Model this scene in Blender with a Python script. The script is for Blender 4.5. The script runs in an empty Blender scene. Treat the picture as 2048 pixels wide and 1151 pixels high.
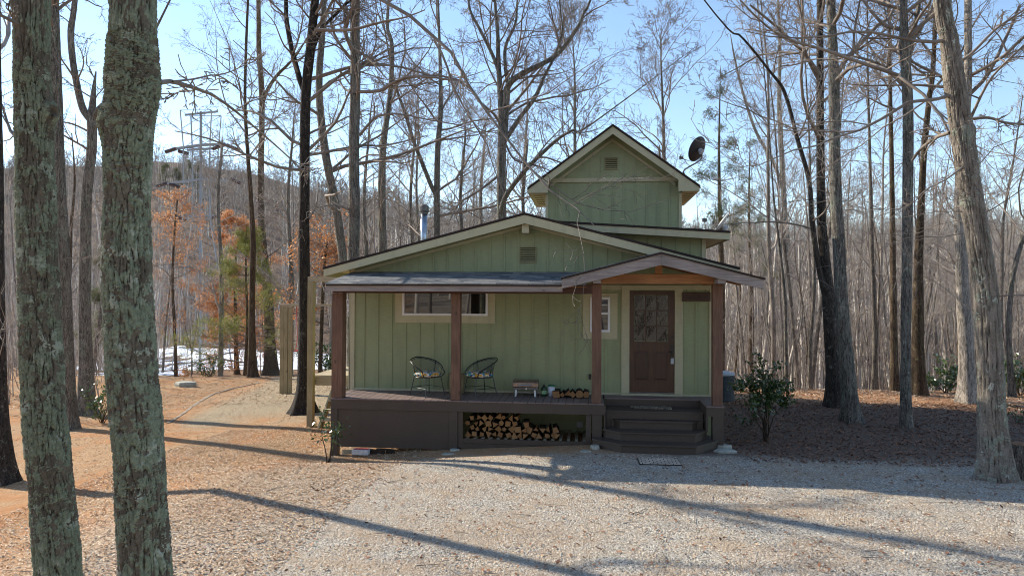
import bpy, math, random
import numpy as np
from mathutils import Vector
random.seed(7)
R = np.random.default_rng(11)
SC = bpy.context.scene
COL = SC.collection

# ------------------------------------------------------------------ camera model
F = 1365.; CX, CY = 1024., 575.5
CAM = np.array([0, -14.33, 2.84])
YAW = math.radians(6.3); PIT = math.radians(.61); RHO = .0045
fw = np.array([-math.sin(YAW)*math.cos(PIT), math.cos(YAW)*math.cos(PIT), math.sin(PIT)])
r0 = np.array([math.cos(YAW), math.sin(YAW), 0]); u0 = np.cross(r0, fw)
rt = r0*math.cos(RHO)+u0*math.sin(RHO); up = np.cross(rt, fw)
def ray(x, y): return fw+(x-CX)/F*rt-(y-CY)/F*up
def onY(x, y, Y):
    d = ray(x, y); return CAM+(Y-CAM[1])/d[1]*d
def onZ(x, y, Z):
    d = ray(x, y); return CAM+(Z-CAM[2])/d[2]*d
def wp(x, y, D): return CAM+D*ray(x, y)

# ------------------------------------------------------------------ terrain
def sst(a, b, x):
    t = np.clip((x-a)/(b-a), 0, 1); return t*t*(3-2*t)
def terr(X, Y):
    X = np.asarray(X, float); Y = np.asarray(Y, float)
    Yd = Y+14.33
    n = np.interp(X, [-40, -14, -10, -5, -2.4, 0], [-1.2, -.95, -.6, -.36, -.15, 0])
    n2 = np.interp(X, [-40, -14, -10, -8, -5.4, -3, 0], [-1.2, -.95, -.68, -.52, -.02, 0, 0])
    n = n+(n2-n)*sst(-1.9, -3.6, -(-Y))*1. if 0 else n+(n2-n)*(1-sst(-3.4, -1.9, Y))
    az = X/np.maximum(Yd, 8)
    hill = np.interp(az, [-1.2, -.62, -.4, -.2, 0, .35, .8], [58, 60, 46, 32, 26, 24, 26])
    zl = np.interp(Yd, [-60, 30, 55, 80, 140], [0, 0, -2.6, -5.8, -6.2])
    zr = np.interp(Yd, [-60, 20.5, 23.5, 30, 50, 90, 140], [0, 0, -.2, -1.8, -6, -11, -9])
    w = sst(-6, 2, X)
    w = np.where(Yd < 20, 0, w)
    z = (zl)*(1-w)+zr*w+n
    rise = np.clip((Yd-140)/190, 0, 1.35)
    z = z+(hill+8)*rise*(1.25-.25*np.minimum(rise, 1))/1.0*np.where(rise > 1, 1, 1)
    z = z+np.where(Yd < -25, np.minimum(-25-Yd, 120)*.16, 0)
    a = sst(24, 60, Yd)
    z = z+.05*np.sin(X*.9+.4*Y)*np.sin(Y*.7)*sst(5, 9, np.abs(X))+a*(1.1*np.sin(X*.09+1)*np.sin(Y*.07))
    return z
def ghit(x, y):
    d = ray(x, y); t = 5.
    prev = t
    while t < 400:
        p = CAM+d*t
        if p[2] < terr(p[0], p[1]): break
        prev = t; t *= 1.01
    for _ in range(20):
        m = (prev+t)/2; p = CAM+d*m
        if p[2] < terr(p[0], p[1]): t = m
        else: prev = m
    p = CAM+d*t
    return p, t

# ------------------------------------------------------------------ materials
def new_mat(name):
    m = bpy.data.materials.new(name); m.use_nodes = True
    nt = m.node_tree; nt.nodes.clear()
    out = nt.nodes.new('ShaderNodeOutputMaterial'); b = nt.nodes.new('ShaderNodeBsdfPrincipled')
    nt.links.new(b.outputs[0], out.inputs[0])
    return m, nt, b
class G:
    def __init__(s, nt): s.nt = nt
    def n(s, t, **k):
        q = s.nt.nodes.new(t)
        for a, v in k.items():
            if a.startswith('i_'): q.inputs[a[2:].replace('_', ' ')].default_value = v
            else: setattr(q, a, v)
        return q
    def l(s, a, b): s.nt.links.new(a, b)
    def coords(s, scale=(1, 1, 1), rot=(0, 0, 0), kind='Object'):
        t = s.n('ShaderNodeTexCoord'); m = s.n('ShaderNodeMapping')
        m.inputs['Scale'].default_value = scale; m.inputs['Rotation'].default_value = rot
        s.l(t.outputs[kind], m.inputs[0]); return m.outputs[0]
    def noise(s, vec, scale=5, detail=4, rough=.55, dist=0):
        q = s.n('ShaderNodeTexNoise'); q.inputs['Scale'].default_value = scale; q.inputs['Detail'].default_value = detail
        q.inputs['Roughness'].default_value = rough; q.inputs['Distortion'].default_value = dist
        s.l(vec, q.inputs['Vector']); return q.outputs['Fac']
    def ramp(s, fac, stops):
        q = s.n('ShaderNodeValToRGB'); e = q.color_ramp.elements
        while len(e) < len(stops): e.new(.5)
        for k, (p, c) in enumerate(stops):
            e[k].position = p; e[k].color = c if len(c) == 4 else (*c, 1)
        s.l(fac, q.inputs[0]); return q.outputs[0]
    def mix(s, fac, a, b, mode='MIX'):
        q = s.n('ShaderNodeMix', data_type='RGBA', blend_type=mode)
        for v, i in ((fac, 0), (a, 6), (b, 7)):
            if hasattr(v, 'links'): s.l(v, q.inputs[i])
            elif i == 0: q.inputs[0].default_value = v
            else: q.inputs[i].default_value = (*v, 1)
        return q.outputs[2]
    def math(s, op, a, b=0.):
        q = s.n('ShaderNodeMath', operation=op)
        for v, i in ((a, 0), (b, 1)):
            if hasattr(v, 'links'): s.l(v, q.inputs[i])
            else: q.inputs[i].default_value = v
        return q.outputs[0]
    def bump(s, h, strength=.4, dist=.02):
        q = s.n('ShaderNodeBump'); q.inputs['Strength'].default_value = strength; q.inputs['Distance'].default_value = dist
        s.l(h, q.inputs['Height']); return q.outputs[0]
    def rnd(s): return s.n('ShaderNodeObjectInfo').outputs['Random']
    def island(s): return s.n('ShaderNodeNewGeometry').outputs['Random Per Island']

def m_plain(name, col, rough=.6, metal=0, var=.12, scale=6, bump=.0, spec=.5):
    m, nt, b = new_mat(name); g = G(nt); v = g.coords()
    f = g.noise(v, scale, 5)
    c = g.ramp(f, [(.3, tuple(x*(1-var) for x in col)), (.7, tuple(min(1, x*(1+var)) for x in col))])
    g.l(c, b.inputs['Base Color']); b.inputs['Roughness'].default_value = rough; b.inputs['Metallic'].default_value = metal
    b.inputs['Specular IOR Level'].default_value = spec
    if bump: g.l(g.bump(g.noise(v, scale*8, 4), bump, .01), b.inputs['Normal'])
    return m
def m_paint(name, col, grain=(3, 3, 40), rough=.55, dirt=.15):
    # painted siding / trim with fine grain and faint weathering
    m, nt, b = new_mat(name); g = G(nt)
    v = g.coords(); vg = g.coords(grain)
    f = g.noise(v, 1.7, 6, .6); f2 = g.noise(vg, 2.2, 4)
    c = g.ramp(f, [(.3, tuple(x*(1-dirt) for x in col)), (.72, tuple(x*(1+dirt*.7) for x in col))])
    c = g.mix(.55, c, g.ramp(f2, [(.3, tuple(x*.84 for x in col)), (.7, tuple(x*1.1 for x in col))]))
    f3 = g.noise(g.coords((1.5, 1.5, .35)), 3, 5, .65)
    c = g.mix(g.ramp(f3, [(.5, (0, 0, 0)), (.75, (.5, .5, .5))]), c, tuple(x*.6+.012 for x in col))
    g.l(c, b.inputs['Base Color']); b.inputs['Roughness'].default_value = rough
    g.l(g.bump(f2, .25, .006), b.inputs['Normal'])
    return m
def m_wood(name, c1, c2, axis=2, rough=.7, scale=1., knots=True):
    m, nt, b = new_mat(name); g = G(nt)
    s = [14*scale]*3; s[axis] = .9*scale
    v = g.coords(tuple(s))
    f = g.noise(v, 2.6, 6, .62, .6)
    c = g.ramp(f, [(.28, c1), (.5, tuple((a+q)/2 for a, q in zip(c1, c2))), (.72, c2)])
    f2 = g.noise(g.coords((1, 1, 1)), 1.9, 4)
    c = g.mix(g.ramp(f2, [(.4, (0, 0, 0)), (.75, (.55, .55, .55))]), c, tuple(x*.6 for x in c1))
    if knots:
        s2 = [5.]*3; s2[axis] = 2.2
        vo = g.n('ShaderNodeTexVoronoi'); vo.inputs['Scale'].default_value = 1.; g.l(g.coords(tuple(s2)), vo.inputs['Vector'])
        c = g.mix(g.ramp(vo.outputs['Distance'], [(.06, (.85, .85, .85)), (.14, (0, 0, 0))]), c, tuple(x*.3 for x in c1))
    g.l(c, b.inputs['Base Color']); b.inputs['Roughness'].default_value = rough
    g.l(g.bump(f, .5, .006), b.inputs['Normal'])
    return m
def m_bark(name, dark, light, lichen=None, lam=.5, k=1., bs=1.2, rvar=.25):
    m, nt, b = new_mat(name); g = G(nt)
    vn = g.coords((1, 1, 1))
    def ridge(scale, zs, w, det=5):
        q = g.noise(g.coords((1, 1, zs)), scale*k, det, .62, .25)
        return g.ramp(g.math('ABSOLUTE', g.math('SUBTRACT', q, .5)), [(0, (0, 0, 0)), (w, (.75, .75, .75)), (w*2.6, (1, 1, 1))])
    c1 = ridge(13, .13, .022); c2 = ridge(34, .22, .03, 3); c3 = ridge(24, .9, .018, 3)
    crack = g.math('MULTIPLY', c1, g.math('MULTIPLY', g.math('ADD', g.math('MULTIPLY', c2, .7), .3), g.math('ADD', g.math('MULTIPLY', c3, .45), .55)))
    fine = g.noise(g.coords((1, 1, .5)), 60*k, 5, .75)
    patch = g.noise(g.coords((1, 1, .4)), 5, 5, .7)
    base = g.mix(g.ramp(g.math('ADD', g.math('MULTIPLY', fine, .6), g.math('MULTIPLY', patch, .4)), [(.36, (0, 0, 0)), (.62, (1, 1, 1))]), dark, light)
    if lichen:
        f1 = g.noise(vn, 2.3, 7, .72, .3); f2 = g.noise(g.coords((1, 1, .6)), 21, 6, .8)
        ms = g.math('ADD', g.math('MULTIPLY', f1, .5), g.math('MULTIPLY', f2, .5))
        e = .60-.13*lam
        mk = g.ramp(ms, [(e-.015, (0, 0, 0)), (e+.02, (.9, .9, .9))])
        lc = g.ramp(g.noise(vn, 48, 5, .8), [(.32, tuple(x*.5 for x in lichen)), (.5, lichen), (.68, tuple(x*1.45 for x in lichen))])
        base = g.mix(mk, base, lc)
        mk2 = g.ramp(g.noise(vn, 8, 6, .8), [(.59, (0, 0, 0)), (.63, (.75, .75, .75))])
        base = g.mix(mk2, base, tuple(min(1, x*1.8+.04) for x in lichen))
    c = g.mix(crack, tuple(x*.25 for x in dark), base)
    rv = g.ramp(g.rnd(), [(0, (1-rvar,)*3), (1, (1+rvar*.6,)*3)])
    c = g.mix(1., c, rv, 'MULTIPLY')
    g.l(c, b.inputs['Base Color']); b.inputs['Roughness'].default_value = .9; b.inputs['Specular IOR Level'].default_value = .2
    h = g.math('ADD', crack, g.math('MULTIPLY', fine, .5))
    g.l(g.bump(h, .85, .016*bs), b.inputs['Normal'])
    return m
def m_barkattr(name, brown, tan, lichen, pale):
    m, nt, b = new_mat(name); g = G(nt)
    fu = g.n('ShaderNodeAttribute', attribute_name='furrow').outputs['Fac']; li = g.n('ShaderNodeAttribute', attribute_name='lichen').outputs['Fac']
    fine = g.noise(g.coords((1, 1, .5)), 70, 5, .8); mid = g.noise(g.coords((1, 1, .3)), 9, 5, .7)
    base = g.mix(g.ramp(g.math('ADD', g.math('MULTIPLY', fine, .55), g.math('MULTIPLY', mid, .45)), [(.36, (0, 0, 0)), (.62, (1, 1, 1))]), brown, tan)
    lc = g.mix(g.ramp(fine, [(.38, (0, 0, 0)), (.62, (1, 1, 1))]), tuple(x*.62 for x in lichen), tuple(x*1.2 for x in lichen))
    lc = g.mix(g.ramp(g.noise(g.coords(), 6, 6, .75), [(.54, (0, 0, 0)), (.62, (.85, .85, .85))]), lc, pale)
    base = g.mix(g.ramp(li, [(.42, (0, 0, 0)), (.58, (1, 1, 1))]), base, lc)
    c = g.mix(g.ramp(fu, [(.10, (0, 0, 0)), (.28, (.5, .5, .5)), (.6, (1, 1, 1))]), tuple(x*.2 for x in brown), base)
    g.l(c, b.inputs['Base Color']); b.inputs['Roughness'].default_value = .92; b.inputs['Specular IOR Level'].default_value = .15
    g.l(g.bump(fine, .5, .006), b.inputs['Normal']); return m
def m_leaf(name, cols, rough=.6, trans=.25, spec=.4):
    m, nt, b = new_mat(name); g = G(nt)
    n = len(cols)
    c = g.ramp(g.island(), [(i/(n-1), c) for i, c in enumerate(cols)])
    g.l(c, b.inputs['Base Color']); b.inputs['Roughness'].default_value = rough; b.inputs['Specular IOR Level'].default_value = spec
    if trans:
        tr = g.n('ShaderNodeBsdfTranslucent'); g.l(c, tr.inputs[0]); mx = g.n('ShaderNodeMixShader'); mx.inputs[0].default_value = trans
        out = [q for q in nt.nodes if q.type == 'OUTPUT_MATERIAL'][0]
        g.l(b.outputs[0], mx.inputs[1]); g.l(tr.outputs[0], mx.inputs[2]); g.l(mx.outputs[0], out.inputs[0])
    return m

M = {}
GRN = (.285, .32, .168); CRM = (.46, .43, .27); BRN = (.070, .050, .036)
M['green'] = m_paint('green_siding', GRN)
M['cream'] = m_paint('cream_trim', CRM, dirt=.1)
M['soffit'] = m_paint('soffit_paint', (.55, .47, .28), dirt=.1)
M['brown'] = m_paint('brown_paint', BRN, grain=(3, 30, 30), dirt=.25)
M['white'] = m_plain('white_vinyl', (.72, .74, .75), .4, var=.04)
M['deck'] = m_paint('deck_boards', (.19, .135, .12), grain=(30, 2, 30), dirt=.3)
M['post'] = m_wood('stained_post', (.098, .047, .028), (.235, .122, .072), 2)
M['fascia'] = m_wood('weathered_fascia', (.20, .16, .145), (.38, .33, .30), 0, knots=True)
M['beam'] = m_wood('cedar_beam', (.22, .085, .028), (.46, .21, .075), 0)
M['beamY'] = m_wood('cedar_ceiling', (.16, .065, .025), (.30, .13, .05), 1)
M['dkbeam'] = m_wood('dark_beam', (.05, .022, .016), (.10, .045, .03), 0)
M['treated'] = m_wood('treated_lumber', (.24, .185, .095), (.42, .34, .19), 2)
M['treatedX'] = m_wood('treated_rim', (.30, .24, .15), (.50, .41, .27), 0)
M['edge'] = m_plain('shingle_edge', (.028, .017, .013), .9, bump=.3)
M['door'] = m_wood('door_wood', (.050, .021, .009), (.105, .045, .019), 2, rough=.42, knots=False)
M['doordk'] = m_wood('door_panel_wood', (.040, .016, .008), (.08, .032, .015), 2, rough=.42, knots=False)
M['black'] = m_plain('black_metal', (.012, .012, .013), .35, var=.2)
M['steel'] = m_plain('galvanised_steel', (.42, .46, .50), .35, 1., var=.25, scale=9)
M['steeldk'] = m_plain('weathered_steel', (.16, .15, .14), .5, .8, var=.3)
M['greyplastic'] = m_plain('grey_plastic', (.40, .42, .44), .5)
M['stone'] = m_plain('pale_stone', (.36, .36, .30), .9, var=.25, scale=9, bump=.6)
M['vent'] = m_plain('vent_paint', (.24, .22, .11), .7)
M['gap'] = m_plain('dark_gap', (.012, .012, .010), .9)
# window glass: dark, mirror-smooth with slight waviness
def m_glass(name, wav=.0, ior=1.62):
    m, nt, b = new_mat(name); g = G(nt)
    b.inputs['Base Color'].default_value = (.012, .013, .014, 1); b.inputs['Roughness'].default_value = .02
    b.inputs['IOR'].default_value = ior; b.inputs['Specular IOR Level'].default_value = .9
    if wav: g.l(g.bump(g.noise(g.coords(), 9, 2), wav, .02), b.inputs['Normal'])
    return m
M['glass'] = m_glass('window_glass', .0); M['glassw'] = m_glass('wavy_glass', .10, 1.5)
# shingles
def m_shingle():
    m, nt, b = new_mat('asphalt_shingles'); g = G(nt)
    t = g.n('ShaderNodeTexCoord')
    br = g.n('ShaderNodeTexBrick'); br.offset = .37; br.offset_frequency = 2
    for k, v in (('Scale', 1.), ('Mortar Size', .006), ('Brick Width', .30), ('Row Height', .14), ('Bias', .1), ('Mortar Smooth', .1)): br.inputs[k].default_value = v
    br.inputs['Color1'].default_value = (.075, .085, .095, 1); br.inputs['Color2'].default_value = (.27, .27, .26, 1); br.inputs['Mortar'].default_value = (.03, .03, .03, 1)
    g.l(t.outputs['Object'], br.inputs['Vector'])
    f = g.noise(t.outputs['Object'], 120, 3); f2 = g.noise(t.outputs['Object'], 5, 4)
    c = g.mix(.25, br.outputs['Color'], g.ramp(f, [(.3, (.06, .065, .07)), (.7, (.40, .40, .38))]))
    c = g.mix(g.ramp(f2, [(.4, (0, 0, 0)), (.7, (.4, .4, .4))]), c, (.10, .115, .13))
    g.l(c, b.inputs['Base Color']); b.inputs['Roughness'].default_value = .9
    g.l(g.bump(br.outputs['Fac'], -.6, .01), b.inputs['Normal'])
    return m
M['shingle'] = m_shingle()
M['tab'] = m_leaf('shingle_tab', [(.055, .062, .072), (.14, .145, .15), (.09, .10, .11), (.22, .215, .20), (.12, .125, .135)], trans=0, rough=.95)
# screen-like wire mesh of the chair backs
def m_screen():
    m, nt, b = new_mat('expanded_metal_mesh'); g = G(nt)
    b.inputs['Base Color'].default_value = (.012, .012, .012, 1); b.inputs['Roughness'].default_value = .5
    b.inputs['Alpha'].default_value = .33; return m
M['screen'] = m_screen()
def m_floral():
    m, nt, b = new_mat('floral_fabric'); g = G(nt)
    vo = g.n('ShaderNodeTexVoronoi'); vo.inputs['Scale'].default_value = 22; g.l(g.coords(), vo.inputs['Vector'])
    sp = g.n('ShaderNodeSeparateColor'); g.l(vo.outputs['Color'], sp.inputs[0])
    c = g.ramp(sp.outputs[0], [(0, (.65, .60, .50)), (.2, (.62, .30, .04)), (.38, (.70, .66, .58)), (.55, (.05, .22, .28)), (.7, (.10, .30, .16)), (.85, (.02, .05, .14)), (1, (.7, .5, .2))])
    c.node.color_ramp.interpolation = 'CONSTANT'
    g.l(c, b.inputs['Base Color']); b.inputs['Roughness'].default_value = .9
    return m
M['floral'] = m_floral()
def _u(): pass
def m_mat(name, c1, c2, sc, w, h):
    m, nt, b = new_mat(name); g = G(nt)
    br = g.n('ShaderNodeTexBrick'); br.inputs['Scale'].default_value = sc; br.inputs['Brick Width'].default_value = w; br.inputs['Row Height'].default_value = h; br.inputs['Mortar Size'].default_value = .05
    br.inputs['Color1'].default_value = (*c1, 1); br.inputs['Color2'].default_value = (*[x*.8 for x in c1], 1); br.inputs['Mortar'].default_value = (*c2, 1)
    g.l(g.coords(), br.inputs['Vector']); g.l(br.outputs['Color'], b.inputs['Base Color']); b.inputs['Roughness'].default_value = .95
    return m
M['mat_grid'] = m_mat('grid_doormat', (.62, .50, .38), (.012, .011, .011), 7, .9, .55)
def m_coir():
    m, nt, b = new_mat('patterned_coir'); g = G(nt)
    f = g.noise(g.coords(), 26, 2, .5, 1.2)
    c = g.ramp(f, [(.44, (.02, .015, .012)), (.5, (.30, .24, .15)), (.62, (.36, .29, .19)), (.66, (.10, .04, .02))])
    g.l(c, b.inputs['Base Color']); b.inputs['Roughness'].default_value = .95; return m
M['coir'] = m_coir()
M['logbark'] = m_bark('firewood_bark', (.06, .035, .022), (.14, .09, .06), k=2.5)
def m_cut():
    m, nt, b = new_mat('cut_wood'); g = G(nt)
    w = g.n('ShaderNodeTexWave', wave_type='RINGS', rings_direction='Y'); w.inputs['Scale'].default_value = 14; w.inputs['Distortion'].default_value = 5
    g.l(g.coords(), w.inputs['Vector'])
    c = g.mix(w.outputs['Fac'], (.15, .062, .02), (.30, .145, .05))
    c = g.mix(g.ramp(g.rnd(), [(0, (0, 0, 0)), (1, (.5, .5, .5))]), c, (.36, .20, .08))
    g.l(c, b.inputs['Base Color']); b.inputs['Roughness'].default_value = .85; return m
M['cut'] = m_cut()
M['bark_oak'] = m_barkattr('furrowed_oak_bark', (.068, .056, .040), (.19, .16, .12), (.20, .22, .15), (.37, .39, .31))
M['bark_ridge'] = m_barkattr('ridged_grey_bark', (.065, .054, .043), (.31, .27, .225), (.24, .25, .20), (.46, .46, .40))
LICH = (.26, .285, .20)
M['bark_lichen'] = m_bark('lichen_oak_bark', (.085, .062, .045), (.23, .175, .13), LICH, .75, .85, 1.5, .08)
M['bark_sunlit'] = m_bark('sunlight_toned_bark', (.30, .26, .21), (.60, .53, .46), k=1.2)  # sunlight on the trunks is put into this lighter bark colour
M['bark_grey'] = m_bark('grey_bark', (.15, .13, .11), (.40, .36, .31), (.31, .34, .27), .5, 1.1)
M['bark_right'] = m_bark('ridged_bark', (.15, .125, .10), (.38, .33, .275), (.26, .29, .24), .3, 1.0, 1.6, .1)
M['bark_dark'] = m_bark('dark_bark', (.045, .036, .03), (.12, .098, .08), (.22, .22, .18), .22, 1.1)
M['bark_brown'] = m_bark('brown_bark', (.10, .068, .045), (.22, .155, .10), (.22, .20, .10), .3, 1.1)
def m_twig(name, c1, c2):
    m, nt, b = new_mat(name); g = G(nt)
    g.l(g.ramp(g.noise(g.coords(), 3, 3), [(.3, c1), (.7, c2)]), b.inputs['Base Color'])
    b.inputs['Roughness'].default_value = .8; b.inputs['Specular IOR Level'].default_value = .3; return m
M['twig'] = m_twig('twig_bark', (.22, .19, .165), (.42, .375, .33))
M['twigdk'] = m_twig('dark_twig_bark', (.14, .11, .09), (.28, .235, .195))
M['palestem'] = m_leaf('pale_stem', [(.12, .10, .085), (.62, .56, .49), (.30, .27, .235), (.72, .67, .60), (.20, .17, .145), (.50, .45, .40)], trans=0, rough=.9)
M['fartwig'] = m_twig('far_wood', (.16, .14, .13), (.31, .275, .255))
M['oakleaf'] = m_leaf('russet_oak_leaf', [(.46, .185, .07), (.60, .30, .13), (.51, .225, .09), (.66, .41, .22)], trans=.35)
M['pine'] = m_leaf('pine_needles', [(.12, .15, .035), (.23, .25, .06), (.34, .33, .09)], trans=.3)
M['pinefar'] = m_leaf('far_pine_needles', [(.10, .12, .05), (.17, .18, .08), (.12, .13, .07)], trans=.25)
M['laurel'] = m_leaf('glossy_leaf', [(.020, .045, .012), (.045, .085, .020), (.07, .11, .025)], rough=.25, trans=.15, spec=.8)
M['holly'] = m_leaf('pale_shrub_leaf', [(.05, .09, .03), (.11, .17, .06), (.08, .13, .04)], rough=.22, trans=.15, spec=.9)
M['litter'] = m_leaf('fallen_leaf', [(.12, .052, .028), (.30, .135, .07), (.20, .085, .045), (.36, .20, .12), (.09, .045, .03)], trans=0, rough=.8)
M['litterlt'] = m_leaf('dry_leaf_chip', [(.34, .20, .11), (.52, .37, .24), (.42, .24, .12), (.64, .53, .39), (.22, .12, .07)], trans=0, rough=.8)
M['pebble'] = m_leaf('pebble_stone', [(.20, .18, .15), (.46, .415, .34), (.32, .30, .265), (.60, .53, .43), (.42, .32, .21)], trans=0, rough=.9)

# ------------------------------------------------------------------ object helpers
ORG = {}
def tag(o, label=None, cat=None, group=None, kind=None):
    if label: o['label'] = label
    if cat: o['category'] = cat
    if group: o['group'] = group
    if kind: o['kind'] = kind
    return o
def thing(name, label, cat, loc=(0, 0, 0), group=None):
    o = bpy.data.objects.new(name, None); COL.objects.link(o); o.location = loc
    o.empty_display_size = .2; ORG[o.name] = np.array(loc, float)
    return tag(o, label, cat, group)
def mk(name, V, faces, mats, parent=None, smooth=False, fmat=None, origin=None, label=None):
    """faces: list of tuples, or (n,k) int array; V in world coordinates"""
    V = np.asarray(V, float)
    org = ORG[parent.name] if parent is not None else (np.array(origin, float) if origin is not None else np.zeros(3))
    V = V-org
    me = bpy.data.meshes.new(name)
    if isinstance(faces, np.ndarray):
        n, k = faces.shape
        me.vertices.add(len(V)); me.vertices.foreach_set('co', V.astype(np.float32).ravel())
        me.loops.add(n*k); me.loops.foreach_set('vertex_index', faces.astype(np.int32).ravel())
        me.polygons.add(n); me.polygons.foreach_set('loop_start', np.arange(0, n*k, k, dtype=np.int32))
        try: me.polygons.foreach_set('loop_total', np.full(n, k, dtype=np.int32))
        except Exception: pass
        me.update(calc_edges=True)
    else:
        me.from_pydata([tuple(v) for v in V], [], faces); me.update()
    if not isinstance(mats, (list, tuple)): mats = [mats]
    for q in mats: me.materials.append(q)
    if fmat is not None: me.polygons.foreach_set('material_index', np.asarray(fmat, dtype=np.int32))
    if smooth: me.polygons.foreach_set('use_smooth', np.ones(len(me.polygons), dtype=bool))
    o = bpy.data.objects.new(name, me); COL.objects.link(o)
    if parent is not None: o.parent = parent
    elif origin is not None: o.location = org
    ORG[o.name] = org
    if label: o['label'] = label
    return o
def copy_thing(o, loc, rz=0, sc=1, label=None):
    c = o.copy(); COL.objects.link(c); c.location = loc; c.rotation_euler = (0, 0, rz)
    c.scale = (sc, sc, sc) if not isinstance(sc, tuple) else sc
    if label: c['label'] = label
    for ch in list(o.children):
        d = ch.copy(); COL.objects.link(d); d.parent = c
        for gch in ch.children:
            e = gch.copy(); COL.objects.link(e); e.parent = d
    return c
class MB:
    def __init__(s): s.v = []; s.f = []; s.m = []
    def add(s, v, f, mi=0):
        b = len(s.v); s.v += [tuple(map(float, p)) for p in v]; s.f += [tuple(i+b for i in q) for q in f]; s.m += [mi]*len(f); return s
    def box(s, x0, x1, y0, y1, z0, z1, mi=0):
        x0, x1 = sorted((x0, x1)); y0, y1 = sorted((y0, y1)); z0, z1 = sorted((z0, z1))
        v = [(x0, y0, z0), (x1, y0, z0), (x1, y1, z0), (x0, y1, z0), (x0, y0, z1), (x1, y0, z1), (x1, y1, z1), (x0, y1, z1)]
        return s.add(v, [(0, 3, 2, 1), (4, 5, 6, 7), (0, 1, 5, 4), (1, 2, 6, 5), (2, 3, 7, 6), (3, 0, 4, 7)], mi)
    def prism(s, poly, axis, a, b, mi=0):
        """poly: 2D points; axis 'y': points are (x,z); 'z': (x,y); 'x': (y,z)"""
        n = len(poly)
        def P(p, t): return (p[0], t, p[1]) if axis == 'y' else ((p[0], p[1], t) if axis == 'z' else (t, p[0], p[1]))
        v = [P(p, a) for p in poly]+[P(p, b) for p in poly]
        f = [tuple(range(n)), tuple(range(2*n-1, n-1, -1))]+[(i, n+i, n+(i+1) % n, (i+1) % n) for i in range(n)]
        return s.add(v, f, mi)
    def bar(s, a, b, w, h, mi=0, upv=(0, 0, 1)):
        a = np.array(a, float); b = np.array(b, float); d = (b-a)/np.linalg.norm(b-a)
        sd = np.cross(d, upv)
        if np.linalg.norm(sd) < 1e-4: sd = np.cross(d, (1, 0, 0))
        sd /= np.linalg.norm(sd); q = np.cross(sd, d)
        v = [e+sd*sx*w/2+q*sz*h/2 for e in (a, b) for sx, sz in ((-1, -1), (1, -1), (1, 1), (-1, 1))]
        return s.add(v, [(0, 1, 2, 3), (7, 6, 5, 4), (0, 4, 5, 1), (1, 5, 6, 2), (2, 6, 7, 3), (3, 7, 4, 0)], mi)
    def tube(s, pts, rad, n=8, mi=0, cap=True):
        P = np.array(pts, float); K = len(P)
        rad = np.full(K, rad) if np.isscalar(rad) else np.array(rad)
        T = np.gradient(P, axis=0); T /= np.linalg.norm(T, axis=1)[:, None]
        a = np.array([0, 0, 1.]) if abs(T[0][2]) < .9 else np.array([1., 0, 0])
        v = []
        for k in range(K):
            s1 = np.cross(T[k], a)
            if np.linalg.norm(s1) < 1e-3: s1 = np.cross(T[k], (0, 1., 0))
            s1 /= np.linalg.norm(s1); s2 = np.cross(s1, T[k])
            for j in range(n):
                t = 2*math.pi*j/n; v.append(P[k]+rad[k]*(s1*math.cos(t)+s2*math.sin(t)))
        f = [(k*n+j, k*n+(j+1) % n, (k+1)*n+(j+1) % n, (k+1)*n+j) for k in range(K-1) for j in range(n)]
        if cap: f += [tuple(range(n-1, -1, -1)), tuple((K-1)*n+j for j in range(n))]
        return s.add(v, f, mi)
    def lathe(s, c, prof, n=20, mi=0):
        v = []; K = len(prof)
        for (r, z) in prof:
            for j in range(n):
                t = 2*math.pi*j/n; v.append((c[0]+r*math.cos(t), c[1]+r*math.sin(t), c[2]+z))
        f = [(k*n+j, k*n+(j+1) % n, (k+1)*n+(j+1) % n, (k+1)*n+j) for k in range(K-1) for j in range(n)]
        f += [tuple(range(n-1, -1, -1)), tuple((K-1)*n+j for j in range(n))]
        return s.add(v, f, mi)
    def build(s, name, mat, parent=None, smooth=False, origin=None, label=None, bevel=0):
        o = mk(name, s.v, s.f, mat, parent, smooth, s.m if isinstance(mat, (list, tuple)) else None, origin, label)
        if bevel:
            b = o.modifiers.new('bevel', 'BEVEL'); b.width = bevel; b.segments = 2; b.limit_method = 'ANGLE'
        return o
def box(name, mat, parent, *a, **k): return MB().box(*a).build(name, mat, parent, **k)

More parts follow.
